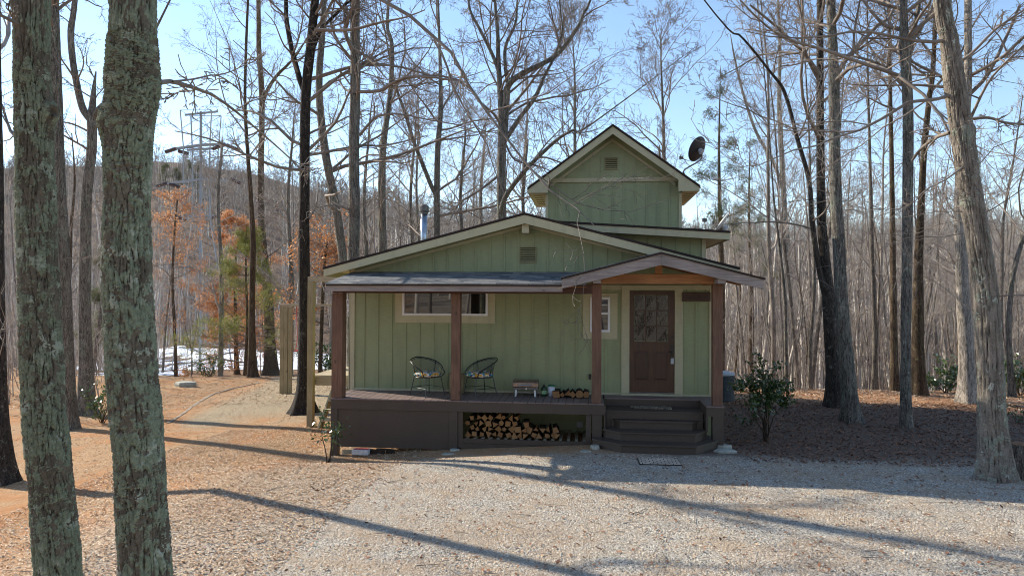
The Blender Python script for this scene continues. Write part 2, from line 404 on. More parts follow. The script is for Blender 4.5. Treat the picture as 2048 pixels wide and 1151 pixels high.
# ------------------------------------------------------------------ tree growth (vectorised)
def nrm(a): return a/np.maximum(np.linalg.norm(a, axis=-1, keepdims=True), 1e-9)
def grow(S, Dr, L, r, K, wander=.15, trop=.03, tip=.25):
    N = len(S); P = np.zeros((N, K+1, 3)); P[:, 0] = S; d = Dr.copy(); st = (L/K)[:, None]
    bend = R.normal(0, wander*.5, (N, 3))
    for k in range(K):
        d = nrm(d+R.normal(0, wander, (N, 3))+bend+np.array([0, 0, trop])); P[:, k+1] = P[:, k]+d*st
    t = np.linspace(0, 1, K+1)[None]
    return P, r[:, None]*(1-(1-tip)*t)
def spawn(P, Rd, m, t0, t1, a0, a1, lr, rr, Lp, flat=0., minr=.004):
    N, K1, _ = P.shape
    t = np.sort(R.uniform(t0, t1, (N, m)), axis=1); x = t*(K1-1); i = np.clip(x.astype(int), 0, K1-2); fr = (x-i)[..., None]
    rows = np.arange(N)[:, None]
    p = P[rows, i]*(1-fr)+P[rows, i+1]*fr; tg = nrm(P[rows, i+1]-P[rows, i])
    rp = Rd[rows, i]*(1-fr[..., 0])+Rd[rows, i+1]*fr[..., 0]
    q = R.normal(0, 1, (N, m, 3)); q[..., 2] *= (1-flat); q = nrm(q-(q*tg).sum(-1, keepdims=True)*tg)
    a = np.radians(R.uniform(a0, a1, (N, m)))[..., None]
    d = nrm(np.cos(a)*tg+np.sin(a)*q)
    L = Lp[:, None]*lr*(1-.55*t)*R.uniform(.6, 1.25, (N, m))
    rad = np.maximum(rp*rr*R.uniform(.7, 1.1, (N, m)), minr)
    return p.reshape(-1, 3), d.reshape(-1, 3), L.ravel(), rad.ravel()
def tubes(P, Rd, n):
    N, K, _ = P.shape
    T = nrm(np.gradient(P, axis=1)); a = np.where(np.abs(T[:, :1, 2:3]) < .8, np.array([0, 0, 1.]), np.array([1., 0, 0]))
    s1 = nrm(np.cross(T, a)); s2 = np.cross(s1, T)
    th = 2*np.pi*np.arange(n)/n
    V = P[:, :, None]+Rd[:, :, None, None]*(s1[:, :, None]*np.cos(th)[None, None, :, None]+s2[:, :, None]*np.sin(th)[None, None, :, None])
    b = (np.arange(N)*K*n)[:, None, None]+(np.arange(K-1)*n)[None, :, None]; j = np.arange(n)[None, None]; j2 = (j+1) % n
    Fc = np.stack([b+j, b+j2, b+n+j2, b+n+j], -1).reshape(-1, 4)
    return V.reshape(-1, 3), Fc
def join(parts):
    vs, fs, o = [], [], 0
    for v, f in parts: vs.append(v); fs.append(f+o); o += len(v)
    return np.concatenate(vs), np.concatenate(fs)
def fnoise(K, n, lz, lt):
    """smooth noise on a K x n grid, periodic round n; lz, lt = feature size in cells"""
    a = np.fft.rfft2(R.normal(0, 1, (K, n))); fz = np.fft.fftfreq(K)[:, None]; ft = np.fft.rfftfreq(n)[None]
    a = a*np.exp(-((fz*lz)**2+(ft*lt)**2)*4.); q = np.fft.irfft2(a, (K, n)); return q/q.std()
def bark_trunk(P, rad, dz, n=160, amp=.009, knots=(), flare=.2, fur=(14, 4.2), lich=.0, fa=.12, ca=.28):
    """densely displaced trunk: returns verts, faces, furrow and lichen values per vertex"""
    L = float(np.sum(np.linalg.norm(np.diff(P, axis=0), axis=1))); K = int(L/dz)
    C = catmull(P, K); r = np.interp(np.linspace(0, 1, K), np.linspace(0, 1, len(rad)), rad)
    f1 = fnoise(K, n, fur[0], fur[1]); f2 = fnoise(K, n, fur[0]*.45, fur[1]*.5); wv = fnoise(K, n, 60, 22); w2 = fnoise(K, n, 7, 5); fi = fnoise(K, n, 1.6, 1.3)
    plate = np.clip(np.abs(f1)*1.15, 0, 1)**.7*.75+np.clip(np.abs(f2)*1.3, 0, 1)*.25
    cross = np.clip(np.abs(fnoise(K, n, 5, 12))*3.2, 0, 1); plate = plate*(1-ca+ca*cross)
    lv = fnoise(K, n, 34, 20)*.45+fnoise(K, n, 9, 7)*.6+fi*.45+w2*.35
    lm = 1/(1+np.exp(-(lv+lich)*5))*(.25+.75*np.clip(plate*1.6-.15, 0, 1))
    h = amp*(plate-plate.mean())*1.25+amp*fa*fi+amp*.25*(lm-.5)+amp*.25*wv
    Z = np.concatenate([[0], np.cumsum(np.linalg.norm(np.diff(C, axis=0), axis=1))])[:, None]; th = 2*np.pi*np.arange(n)[None]/n
    h = h+r[:, None]*flare*np.exp(-Z/.35)*(1+.5*np.sin(5*th+1)+.3*np.sin(3*th))
    for (kz, kt, ks, ka) in knots:
        d2 = ((Z-kz)/ks)**2+((np.angle(np.exp(1j*(th-kt))))*r[:, None]/ks)**2; h = h+ka*np.exp(-d2)*(1-1.1*np.exp(-d2*9)); lm = lm*(1-.8*np.exp(-d2*2)); plate = plate*(1-.6*np.exp(-d2*4))
    T = nrm(np.gradient(C, axis=0)); s1 = nrm(np.cross(T, np.array([0, 1., 0]))); s2 = np.cross(T, s1)
    V = C[:, None]+(r[:, None]+h)[..., None]*(s1[:, None]*np.cos(th)[..., None]+s2[:, None]*np.sin(th)[..., None])
    b = (np.arange(K-1)*n)[:, None]; j = np.arange(n)[None]; j2 = (j+1) % n
    return V.reshape(-1, 3), np.stack([b+j, b+n+j, b+n+j2, b+j2], -1).reshape(-1, 4), plate.ravel(), lm.ravel()
def put_attr(o, name, val):
    a = o.data.attributes.new(name, 'FLOAT', 'POINT'); a.data.foreach_set('value', val.astype(np.float32))
def catmull(P, n):
    P = np.array(P, float); Q = np.vstack([2*P[0]-P[1], P, 2*P[-1]-P[-2]])
    out = []; S = len(P)-1
    for t in np.linspace(0, S, n):
        i = min(int(t), S-1); u = t-i; a, b, c, d = Q[i:i+4]
        out.append(.5*(2*b+(c-a)*u+(2*a-5*b+4*c-d)*u*u+(3*b-a-3*c+d)*u**3))
    return np.array(out)
def trunk_mesh(P, rad, n=20, rough=.05, flare=.5, fh=.5, root=True):
    K = len(P); T = nrm(np.gradient(P, axis=0)); a = np.array([1., 0, 0])
    s1 = nrm(np.cross(T, np.array([0, 1., 0]))); s2 = np.cross(T, s1)
    th = 2*np.pi*np.arange(n)/n
    ln = np.concatenate([[0], np.cumsum(np.linalg.norm(np.diff(P, axis=0), axis=1))])
    ph = R.uniform(0, 6, 8)
    A = th[None]; Z = ln[:, None]
    w = 1+rough*(np.sin(3*A+1.3*Z+ph[0])*.5+np.sin(5*A-2.1*Z+ph[1])*.35+np.sin(2*A+.7*Z+ph[2])*.5+np.sin(9*A+3*np.sin(Z*1.7)+ph[5])*.25)+R.normal(0, rough*.25, (K, n))
    if root:
        w = w+flare*np.exp(-Z/fh)*(1+.5*np.sin(5*A+ph[3])+.3*np.sin(3*A+ph[4]))
    V = P[:, None]+(rad[:, None]*w)[..., None]*(s1[:, None]*np.cos(th)[None, :, None]+s2[:, None]*np.sin(th)[None, :, None])
    b = (np.arange(K-1)*n)[:, None]; j = np.arange(n)[None]; j2 = (j+1) % n
    Fc = np.stack([b+j, b+n+j, b+n+j2, b+j2], -1).reshape(-1, 4)
    return V.reshape(-1, 3), Fc
def crown_from(P, Rd, Lp, n1, n2, n3, n4, t0=.25, t1=.98, a=(35, 75), lr=.37, minr=.006, trop=.04, extra=None, K=(9, 6, 4, 3), sides=(6, 4, 3, 3), wander=(.13, .17, .2, .22), tiptaper=.25, ret=False, l2=.5, l3=.48):
    """P (1,K,3) parent line; returns mesh of 4 levels of branches"""
    parts = []
    S, Dd, L, r = spawn(P, Rd, n1, t0, t1, a[0], a[1], lr, .5, Lp, minr=minr*2)
    r = np.minimum(r, L*.012+.006)
    P1, R1 = grow(S, Dd, L, r, K[0], wander[0], trop)
    if extra is not None:
        for (pp, rr) in extra:
            q = catmull(pp, K[0]+1)[None]; rr2 = np.linspace(rr[0], rr[1], K[0]+1)[None]
            P1 = np.concatenate([P1, q]); R1 = np.concatenate([R1, rr2]); L = np.append(L, np.linalg.norm(pp[-1]-pp[0]))
    parts.append(tubes(P1, R1, sides[0]))
    lv = P1, R1, L; tips = P1
    for lev, (m, kk, sd, wd, lrr) in enumerate(((n2, K[1], sides[1], wander[1], l2), (n3, K[2], sides[2], wander[2], l3), (n4, K[3], sides[3], wander[3], .5))):
        if m == 0: break
        S, Dd, L, r = spawn(lv[0], lv[1], m, .15, 1., 25, 62, lrr, .62, lv[2], minr=minr)
        P2, R2 = grow(S, Dd, L, r, kk, wd, trop)
        R2 = np.maximum(R2, minr*.7)
        parts.append(tubes(P2, R2, sd)); lv = P2, R2, L; tips = P2
    V, Fc = join(parts)
    return (V, Fc, tips) if ret else (V, Fc)
def leaves_at(pts, size, n_per=1, spread=.06, droop=0., aspect=.55):
    p = np.repeat(pts, n_per, axis=0); N = len(p); p = p+R.normal(0, spread, (N, 3))
    d = nrm(R.normal(0, 1, (N, 3))+np.array([0, 0, droop])); q = nrm(np.cross(d, R.normal(0, 1, (N, 3)))); nn = np.cross(d, q)
    s = (size*R.uniform(.6, 1.3, N))[:, None]
    V = np.stack([p, p+d*s*.5+q*s*aspect*.5+nn*s*.10, p+d*s, p+d*s*.5-q*s*aspect*.5+nn*s*.10], 1).reshape(-1, 3)
    return V, np.arange(4*N).reshape(-1, 4)

def px_tree(name, label, pts, D, w, bark, twig='twig', cat='tree', H=16., n=(14, 6, 5, 4), crown_z=5., limbs=(), stems=(), flare=.45, sides=22, lr=.34, minr=.0055, group=None, base_ground=True, dD=0., rough=.05, leaves=None, a=(35, 75), dense=None, trop=.04, sprouts=16):
    """pts: trunk centre line in photo pixels (base first), at distance D; w: trunk widths in pixels at pts"""
    w = np.interp(np.linspace(0, 1, len(pts)), np.linspace(0, 1, len(w)), w) if len(w) != len(pts) else w
    P = [wp(x, y, D+dD*i/(len(pts)-1)) for i, (x, y) in enumerate(pts)]; r = [ww/2/F*D/math.sqrt(1+((x-CX)/F)**2) for ww, (x, y) in zip(w, pts)]
    if base_ground:
        b = P[0]; g = float(terr(b[0], b[1])); P[0] = np.array([b[0], b[1], min(g-.15, b[2])])
    base = P[0].copy()
    top = P[-1]; d = nrm(P[-1]-P[-2]); d = nrm(d*.6+np.array([0, 0, .5]))
    left = H-(top[2]-base[2])
    if left > 1:
        kx = R.normal(0, .04, 3); kx[2] = 0
        for q in (.33, .66, 1.): P.append(top+d*left*q+kx*left*q*q); r.append(max(r[len(pts)-1]*(1-.85*q), .02))
    Kn = int(10+np.linalg.norm(P[-1]-P[0])*4); Kn = min(Kn, 90)
    C = catmull(P, Kn)
    rr = np.interp(np.linspace(0, len(P)-1, Kn), range(len(P)), r)
    t = thing(name, label, cat, tuple(base), group)
    rr = rr*.94
    V, Fc = trunk_mesh(C, rr, sides, rough, flare, .35)
    parts = [(V, Fc)]; extra = []
    lines = [(C, rr)]
    for (sp, sw, sd) in stems:
        Q = [wp(x, y, dd) for (x, y), dd in zip(sp, np.linspace(D, D+sd[1]-sd[0], len(sp)))]; qr = [ww/2/F*D for ww in np.interp(np.linspace(0, 1, len(sp)), np.linspace(0, 1, len(sw)), sw)]
        dd = nrm(Q[-1]-Q[-2]); Q.append(Q[-1]+nrm(dd+np.array([0, 0, .4]))*4); qr.append(qr[-1]*.3)
        n2 = int(10+np.linalg.norm(Q[-1]-Q[0])*3); Cq = catmull(Q, n2); rq = np.interp(np.linspace(0, len(Q)-1, n2), range(len(Q)), qr)
        parts.append(trunk_mesh(Cq, rq, 12, rough, 0, .3, False)); lines.append((Cq, rq))
    if dense:
        V, Fc, pl, lm = bark_trunk(C, rr, **dense); o = mk('trunk', V, Fc, M[bark], t, True); put_attr(o, 'furrow', pl); put_attr(o, 'lichen', lm)
    else:
        V, Fc = join(parts); mk('trunk', V, Fc, M[bark], t, True)
    for (lp, lw, ld) in limbs:
        Q = np.array([wp(x, y, dd) for (x, y), dd in zip(lp, np.linspace(ld[0], ld[1], len(lp)))])
        extra.append((Q, (lw[0]/2/F*ld[0], lw[1]/2/F*ld[1])))
    cr = []; tips = []
    for li, (Cc, rc) in enumerate(lines):
        zz = Cc[:, 2]-base[2]; k0 = np.searchsorted(zz, crown_z) if li == 0 else len(Cc)//4
        k0 = min(k0, len(Cc)-4)
        sub = catmull(Cc[k0:], 14)[None]; sr = np.interp(np.linspace(0, 1, 14), np.linspace(0, 1, len(Cc)-k0), rc[k0:])[None]
        Lp = np.array([H*.75]) if li == 0 else np.array([H*.55])
        q = crown_from(sub, sr, Lp, n[0] if li == 0 else max(5, n[0]//2), *n[1:], t0=0., t1=1., lr=lr, minr=minr, extra=extra if li == 0 else None, ret=True, a=a, trop=trop)
        cr.append(q[:2]); tips.append(q[2].reshape(-1, 3))
    if sprouts:
        zz = C[:, 2]-base[2]; a0 = np.searchsorted(zz, 2.2); a1 = max(np.searchsorted(zz, min(crown_z+5, H*.8)), a0+6)
        sub = catmull(C[a0:a1], 14)[None]; sr = np.interp(np.linspace(0, 1, 14), np.linspace(0, 1, len(rr[a0:a1])), rr[a0:a1])[None]
        S, D1, L1, r1 = spawn(sub, sr, sprouts, 0., 1., 50, 95, 1., .06, np.array([1.9]), minr=minr*1.2); r1 = np.minimum(r1, .016)
        Q1, q1 = grow(S, D1, L1, r1, 7, .22, .03); S, D2, L2, r2 = spawn(Q1, q1, 5, .2, 1., 30, 70, .55, .6, L1, minr=minr*.8); Q2, q2 = grow(S, D2, L2, r2, 4, .24, .02)
        cr.append(tubes(Q1, q1, 4)); cr.append(tubes(Q2, q2, 3))
    V, Fc = join(cr); mk('crown', V, Fc, M[twig], t, False)
    if leaves:
        tp = np.concatenate(tips); sel = R.random(len(tp)) < leaves[1]
        tp = tp[sel]
        if len(leaves) > 4: tp = tp[tp[:, 2] < base[2]+leaves[4]]
        V, Fc = leaves_at(tp, leaves[2], leaves[3], .16); mk('foliage', V, Fc, M[leaves[0]], t)
    return t
# ------------------------------------------------------------------ ground
def grid(xs, ys):
    X, Y = np.meshgrid(xs, ys); Z = terr(X, Y)
    nx, ny = len(xs), len(ys)
    i = (np.arange(ny-1)*nx)[:, None]+np.arange(nx-1)[None]
    Fc = np.stack([i, i+1, i+nx+1, i+nx], -1).reshape(-1, 4)
    return np.stack([X, Y, Z], -1).reshape(-1, 3), Fc
xs = np.concatenate([np.linspace(-480, -60, 40, endpoint=False), np.linspace(-60, -16, 60, endpoint=False), np.linspace(-16, 16, 160, endpoint=False), np.linspace(16, 60, 60, endpoint=False), np.linspace(60, 480, 41)])
ys = np.concatenate([np.linspace(-180, -20, 30, endpoint=False), np.linspace(-20, 16, 180, endpoint=False), np.linspace(16, 80, 80, endpoint=False), np.linspace(80, 430, 80)])
V, Fc = grid(xs, ys)
def m_ground():
    m, nt, b = new_mat('yard_ground'); g = G(nt)
    v = g.coords()
    sep = g.n('ShaderNodeSeparateXYZ'); g.l(v, sep.inputs[0]); X, Y = sep.outputs[0], sep.outputs[1]
    w1 = g.noise(v, .45, 5, .6); w2 = g.noise(v, 1.7, 6, .65); wob = g.math('ADD', g.math('MULTIPLY', g.math('SUBTRACT', w1, .5), 5.), g.math('MULTIPLY', g.math('SUBTRACT', w2, .5), 3.2))
    def step(expr, soft): # smooth 0..1 of expr/soft
        q = g.n('ShaderNodeMapRange', interpolation_type='SMOOTHSTEP'); q.inputs[1].default_value = -soft; q.inputs[2].default_value = soft
        g.l(expr, q.inputs[0]); return q.outputs[0]
    def lin(a, bb, c): return g.math('ADD', g.math('ADD', g.math('MULTIPLY', X, a), g.math('MULTIPLY', Y, bb)), c)
    # gravel where X > -4.4+... and Y < -1.7
    gx = step(g.math('ADD', lin(1., -.28, 3.4), wob), 2.6)
    gy = step(g.math('ADD', g.math('MULTIPLY', lin(.0, -1., -1.9), 1.), g.math('MULTIPLY', wob, .35)), .45)
    grav = g.math('MULTIPLY', gx, gy)
    # colours
    vo = g.n('ShaderNodeTexVoronoi'); vo.inputs['Scale'].default_value = 55; g.l(v, vo.inputs['Vector'])
    sc = g.n('ShaderNodeSeparateColor'); g.l(vo.outputs['Color'], sc.inputs[0])
    gc = g.ramp(sc.outputs[0], [(0, (.10, .09, .075)), (.25, (.31, .28, .235)), (.5, (.46, .415, .34)), (.75, (.35, .335, .31)), (1, (.64, .59, .50))])
    gc = g.mix(g.ramp(w2, [(.42, (0, 0, 0)), (.62, (.55, .55, .55))]), gc, (.40, .29, .185))
    gc = g.mix(g.ramp(g.noise(g.coords((.35, 1, 1)), .9, 5, .65), [(.45, (0, 0, 0)), (.62, (.5, .5, .5))]), gc, (.36, .25, .16))
    gc = g.mix(g.ramp(g.noise(v, 6, 5, .7), [(.60, (0, 0, 0)), (.72, (.7, .7, .7))]), gc, (.20, .14, .10))
    lf = g.noise(v, 28, 6, .75)
    left = g.ramp(lf, [(.3, (.17, .09, .045)), (.5, (.40, .24, .125)), (.7, (.62, .47, .30))])
    clay = g.ramp(g.noise(v, 3, 5, .7), [(.35, (.35, .14, .05)), (.7, (.52, .265, .11))])
    left = g.mix(g.ramp(g.noise(v, .8, 4, .6), [(.46, (0, 0, 0)), (.6, (.75, .75, .75))]), left, clay)
    tan = g.ramp(lf, [(.3, (.20, .15, .09)), (.7, (.50, .41, .28))])
    back = g.math('MULTIPLY', step(g.math('ADD', lin(.0, 1., -3.), wob), 1.5), step(g.math('ADD', lin(1., .26, 10.1), g.math('MULTIPLY', wob, .15)), .4))
    left = g.mix(back, left, tan)
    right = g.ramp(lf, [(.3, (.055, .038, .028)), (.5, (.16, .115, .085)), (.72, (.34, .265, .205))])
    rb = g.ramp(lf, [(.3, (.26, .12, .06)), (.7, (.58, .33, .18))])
    right = g.mix(step(g.math('ADD', lin(0, 1., -4.4), g.math('MULTIPLY', wob, .4)), .6), right, rb)  # sunlit strip at the wood edge painted into the ground colour
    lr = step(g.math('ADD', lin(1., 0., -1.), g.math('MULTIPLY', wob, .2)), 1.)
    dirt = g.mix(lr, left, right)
    col = g.mix(grav, dirt, gc)
    far = step(g.math('ADD', Y, -40.), 25.)
    fc = g.ramp(g.noise(v, .15, 6, .75), [(.35, (.10, .065, .045)), (.65, (.19, .125, .085))])
    col = g.mix(far, col, fc)
    g.l(col, b.inputs['Base Color']); b.inputs['Roughness'].default_value = .95; b.inputs['Specular IOR Level'].default_value = .15
    h = g.math('ADD', g.math('ADD', g.math('MULTIPLY', vo.outputs['Distance'], -1.3), g.math('MULTIPLY', g.noise(v, 90, 3, .7), .8)), g.math('MULTIPLY', g.noise(v, 15, 4, .65), 5.))
    g.l(g.bump(h, .8, .012), b.inputs['Normal'])
    return m
tag(mk('ground', V, Fc, m_ground(), smooth=True), kind='structure')

# snow lying on the far flat
xs = np.linspace(-75, -8, 150); ys = np.linspace(22, 115, 200)
V, Fc = grid(xs, ys); V[:, 2] += .05
cx = V[Fc].mean(1); Yd = cx[:, 1]+14.33; az = cx[:, 0]/Yd
ns = np.sin(cx[:, 0]*.5+np.sin(cx[:, 1]*.21)*2)+np.sin(cx[:, 1]*.33+cx[:, 0]*.17)+.7*np.sin(cx[:, 0]*1.3-cx[:, 1]*.9)
keep = ((Yd > 62) & (Yd < 112) & (az < -.12) & (ns > -1.7)) | ((az < -.62) & (Yd > 36) & (ns > .4))
Fk = Fc[keep]
tag(mk('snow', V, Fk, m_plain('old_snow', (.80, .83, .88), .6, var=.06), smooth=True), kind='structure')

def scatter_leaves(name, label, cat, mat, boxes, n, size, keep=None):
    P = []
    for (x0, x1, y0, y1), k in boxes:
        P.append(np.stack([R.uniform(x0, x1, k), R.uniform(y0, y1, k)], 1))
    P = np.concatenate(P)
    if keep is not None: P = P[keep(P[:, 0], P[:, 1])]
    N = len(P); th = R.uniform(0, 6.28, N); z = terr(P[:, 0], P[:, 1])+.006
    d = np.stack([np.cos(th), np.sin(th), R.normal(0, .25, N)], 1); q = np.stack([-np.sin(th), np.cos(th), R.normal(0, .25, N)], 1)
    s = (size*R.uniform(.5, 1.4, N))[:, None]; c = np.stack([P[:, 0], P[:, 1], z], 1)+np.array([0, 0, 1])*s*.12
    upz = np.zeros((N, 3)); upz[:, 2] = R.uniform(.0, .3, N)
    V = np.stack([c-d*s*.5, c+q*s*.3+upz*s, c+d*s*.5, c-q*s*.3+upz*s], 1).reshape(-1, 3)
    o = mk(name, V, np.arange(4*N).reshape(-1, 4), mat); tag(o, label, cat, kind='stuff'); return o
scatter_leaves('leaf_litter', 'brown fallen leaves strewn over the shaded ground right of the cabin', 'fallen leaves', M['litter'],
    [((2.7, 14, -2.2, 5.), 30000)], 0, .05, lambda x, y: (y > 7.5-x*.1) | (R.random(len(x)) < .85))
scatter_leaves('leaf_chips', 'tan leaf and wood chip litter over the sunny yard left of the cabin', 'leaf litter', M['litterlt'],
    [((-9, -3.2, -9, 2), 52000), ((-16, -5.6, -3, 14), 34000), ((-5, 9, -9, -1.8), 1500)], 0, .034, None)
scatter_leaves('sun_toned_leaves', 'leaves with sunlight painted into their orange, covering the edge of the yard by the wood', 'fallen leaves', M['litterlt'],
    [((3, 28, 4.2, 10), 26000), ((-22, -9, 6, 18), 9000)], 0, .06, None)  # lighter leaf colour stands in for sunlight along the wood edge
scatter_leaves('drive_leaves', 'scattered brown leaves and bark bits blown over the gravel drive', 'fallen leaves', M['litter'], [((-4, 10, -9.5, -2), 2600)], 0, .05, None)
N = 260; P0 = np.stack([R.uniform(-6, 9, N), R.uniform(-8.5, 5, N)], 1); P0 = P0[(P0[:, 1] < -2.2) | (P0[:, 0] < -5.3) | (P0[:, 0] > 3.)]; N = len(P0)
th = R.uniform(0, 6.28, N); S = np.stack([P0[:, 0], P0[:, 1], terr(P0[:, 0], P0[:, 1])+.012], 1); Dd = np.stack([np.cos(th), np.sin(th), np.zeros(N)], 1)
Pt, Rt = grow(S, Dd, R.uniform(.12, .5, N), R.uniform(.003, .007, N), 4, .12, 0.); Pt[:, :, 2] = S[:, None, 2]+.004
V, Fc = tubes(Pt, Rt, 4); tag(mk('fallen_twigs', V, Fc, M['twigdk']), 'small broken twigs littering the drive and yard', 'twigs', kind='stuff')
# pebbles
N = 42000
P = np.stack([R.uniform(-5.5, 9, N), -1.9-7.5*R.random(N)**1.0], 1); P = P[(P[:, 0] > -4.6+R.normal(0, .9, N)+.2*(P[:, 1]+5))]
N = len(P); s = .009*R.uniform(.5, 2.2, N); O = np.array([[1, 0, 0], [0, 1, 0], [-1, 0, 0], [0, -1, 0], [0, 0, .75]])
V = P[:, None, :].repeat(5, 1); V = np.concatenate([V, terr(P[:, 0], P[:, 1])[:, None, None].repeat(5, 1)], 2)
V = V+O[None]*s[:, None, None]*R.uniform(.6, 1.3, (N, 5, 1))
Tf = np.array([[0, 1, 4], [1, 2, 4], [2, 3, 4], [3, 0, 4]])
Fp = (np.arange(N)*5)[:, None, None]+Tf[None]
tag(mk('gravel', V.reshape(-1, 3), Fp.reshape(-1, 3), M['pebble']), 'loose grey gravel stones over the drive in front of the cabin', 'gravel', kind='stuff')
# stone path edging on the left
e = [ghit(x, y)[0] for x, y in ((336, 846), (365, 828), (395, 806), (425, 788), (470, 775), (520, 765))]
mb = MB()
for a, c in zip(e[:-1], e[1:]):
    for k in range(6):
        p0 = a+(c-a)*(k/6); p1 = a+(c-a)*((k+.93)/6)
        mb.bar(p0+[0, 0, .005], p1+[0, 0, .005], .07+random.uniform(0, .03), .025+random.uniform(0, .015))
tag(mb.build('path_edging', m_plain('weathered_edging', (.27, .22, .16), .9, var=.3), origin=tuple(e[0])), 'thin pale stone edging curving along the left yard path', 'edging')

# ------------------------------------------------------------------ cabin
cab = thing('cabin', 'green board and batten cabin with cream trim, front porch and upper tower room', 'cabin', (-1.28, 0, 0))
XL, XR = -5.10, 2.52; XP, ZP, SL = -1.28, 4.53, .262
def rz(x): return ZP-SL*abs(x-XP)
def battens(mb, x0, x1, y, zlo, ztop, first=0., sp=.305, w=.038):
    x = x0+first
    while x < x1-.03:
        zt = ztop(x)
        mb.box(x-w/2, x+w/2, y-.016, y, zlo, zt); x += sp
mb = MB(); mb.prism([(XL, -.35), (XR, -.35), (XR, rz(XR)-.1), (XP, ZP-.1), (XL, rz(XL)-.1)], 'y', 0, .12)
mb.box(XL, XL+.12, .12, 6.9, -.35, rz(XL)-.1); mb.box(XR-.12, XR, .12, 6.9, -.35, rz(XR)-.1); mb.box(XL, XR, 6.8, 6.9, -.35, 3.4)
def ex(x):   # stop battens around openings
    return True
xx = XL+.305
mbb = mb
while xx < XR-.05:
    zt = rz(xx)-.2
    segs = [(.83, zt)]
    def cut(segs, a, b):
        o = []
        for (p, q) in segs:
            if b <= p or a >= q: o.append((p, q))
            else:
                if a > p: o.append((p, a))
                if b < q: o.append((b, q))
        return o
    if -4.12 < xx < -1.92: segs = cut(segs, 2.245, 3.36)
    if -.11 < xx < .64: segs = cut(segs, 1.935, 2.905)
    if .68 < xx < 1.96: segs = cut(segs, .7, 3.1)
    if -1.42 < xx < -1.07: segs = cut(segs, 3.53, 3.85)
    if xx > .3: segs = cut(segs, 2.96, 3.06)
    for (p, q) in segs:
        if q-p > .03: mbb.box(xx-.019, xx+.019, -.016, 0, p, q)
    xx += .305
for k in range(29): mb.box(XL-.016, XL, .3+k*.305, .338+k*.305, .1, 3.3)
mb.build('wall', M['green'], cab, bevel=.002)
# trims
mb = MB(); mb.box(XL-.01, XL+.1, -.03, 0, .79, 3.5); mb.box(XL-.03, XL, -.03, .09, .79, 3.5); mb.build('corner_trim', M['cream'], cab)
mb = MB(); mb.box(XR-.1+.06, XR+.005, -.03, 0, .79, 3.45); mb.box(XR, XR+.03, -.03, .09, .79, 3.45); mb.build('corner_trim', M['cream'], cab)
for a, c in ((XL+.1, .705), (1.948, XR-.04)): box('base_trim', M['cream'], cab, a, c, -.028, 0, .785, .83)
for a, c in ((.27, .705), (1.948, XR-.04)): box('frieze_board', M['cream'], cab, a, c, -.024, 0, 2.965, 3.06)
# soffit trim that follows the gable
mb = MB()
for s in (-1, 1):
    xe = XP+s*3.75; mb.prism([(XP, ZP-.2), (xe, rz(xe)-.2), (xe, rz(xe)-.26), (XP, ZP-.26)], 'y', -.05, -.002)
mb.build('gable_trim', M['cream'], cab)
box('base_board', M['brown'], cab, XL, XR+.01, -.02, -.001, .70, .785)
# main roof
def roof_slab(name, mat, poly_top, th, y0, y1, parent=cab, axis='y'):
    p = list(poly_top)+[(x, z-th) for x, z in reversed(poly_top)]
    return MB().prism(p, axis, y0, y1).build(name, mat, parent)
E0, E1 = XP-4.27, XP+4.27
roof_slab('roof', M['edge'], [(E0, rz(E0)), (XP, ZP), (E1, rz(E1))], .045, -.48, 7.2)
roof_slab('soffit', M['soffit'], [(E0+.03, rz(E0+.03)-.047), (XP, ZP-.047), (E1-.03, rz(E1-.03)-.047)], .05, -.44, 7.1)
for s in (-1, 1):
    xe = XP+s*4.25
    MB().prism([(XP, ZP-.05), (xe, rz(xe)-.05), (xe, rz(xe)-.20), (XP, ZP-.225)], 'y', -.465, -.43).build('rake_board', M['cream'], cab, bevel=.003)
    MB().box(xe-.02*s, xe+.015*s, -.43, 7.1, rz(xe)-.2, rz(xe)-.05).build('eave_fascia', M['cream'], cab)
box('ridge_beam', M['cream'], cab, XP-.06, XP+.08, -.38, 0, 4.12, 4.30)
def louver(x0, x1, z0, z1, y, n):
    fr = MB(); fr.box(x0-.02, x1+.02, y-.03, y, z0-.02, z0); fr.box(x0-.02, x1+.02, y-.03, y, z1, z1+.02); fr.box(x0-.02, x0, y-.03, y, z0, z1); fr.box(x1, x1+.02, y-.03, y, z0, z1)
    o = fr.build('gable_vent', M['vent'], cab)
    box('vent_backing', M['gap'], o, x0, x1, y-.008, y-.002, z0, z1)
    sl = MB(); h = (z1-z0)/n
    for k in range(n): sl.prism([(y-.03, z0+k*h), (y-.012, z0+(k+.62)*h), (y-.010, z0+(k+.72)*h), (y-.03, z0+(k+.14)*h)], 'x', x0, x1)
    sl.build('louver', M['vent'], o)
louver(-1.405, -1.087, 3.54, 3.84, 0, 8)
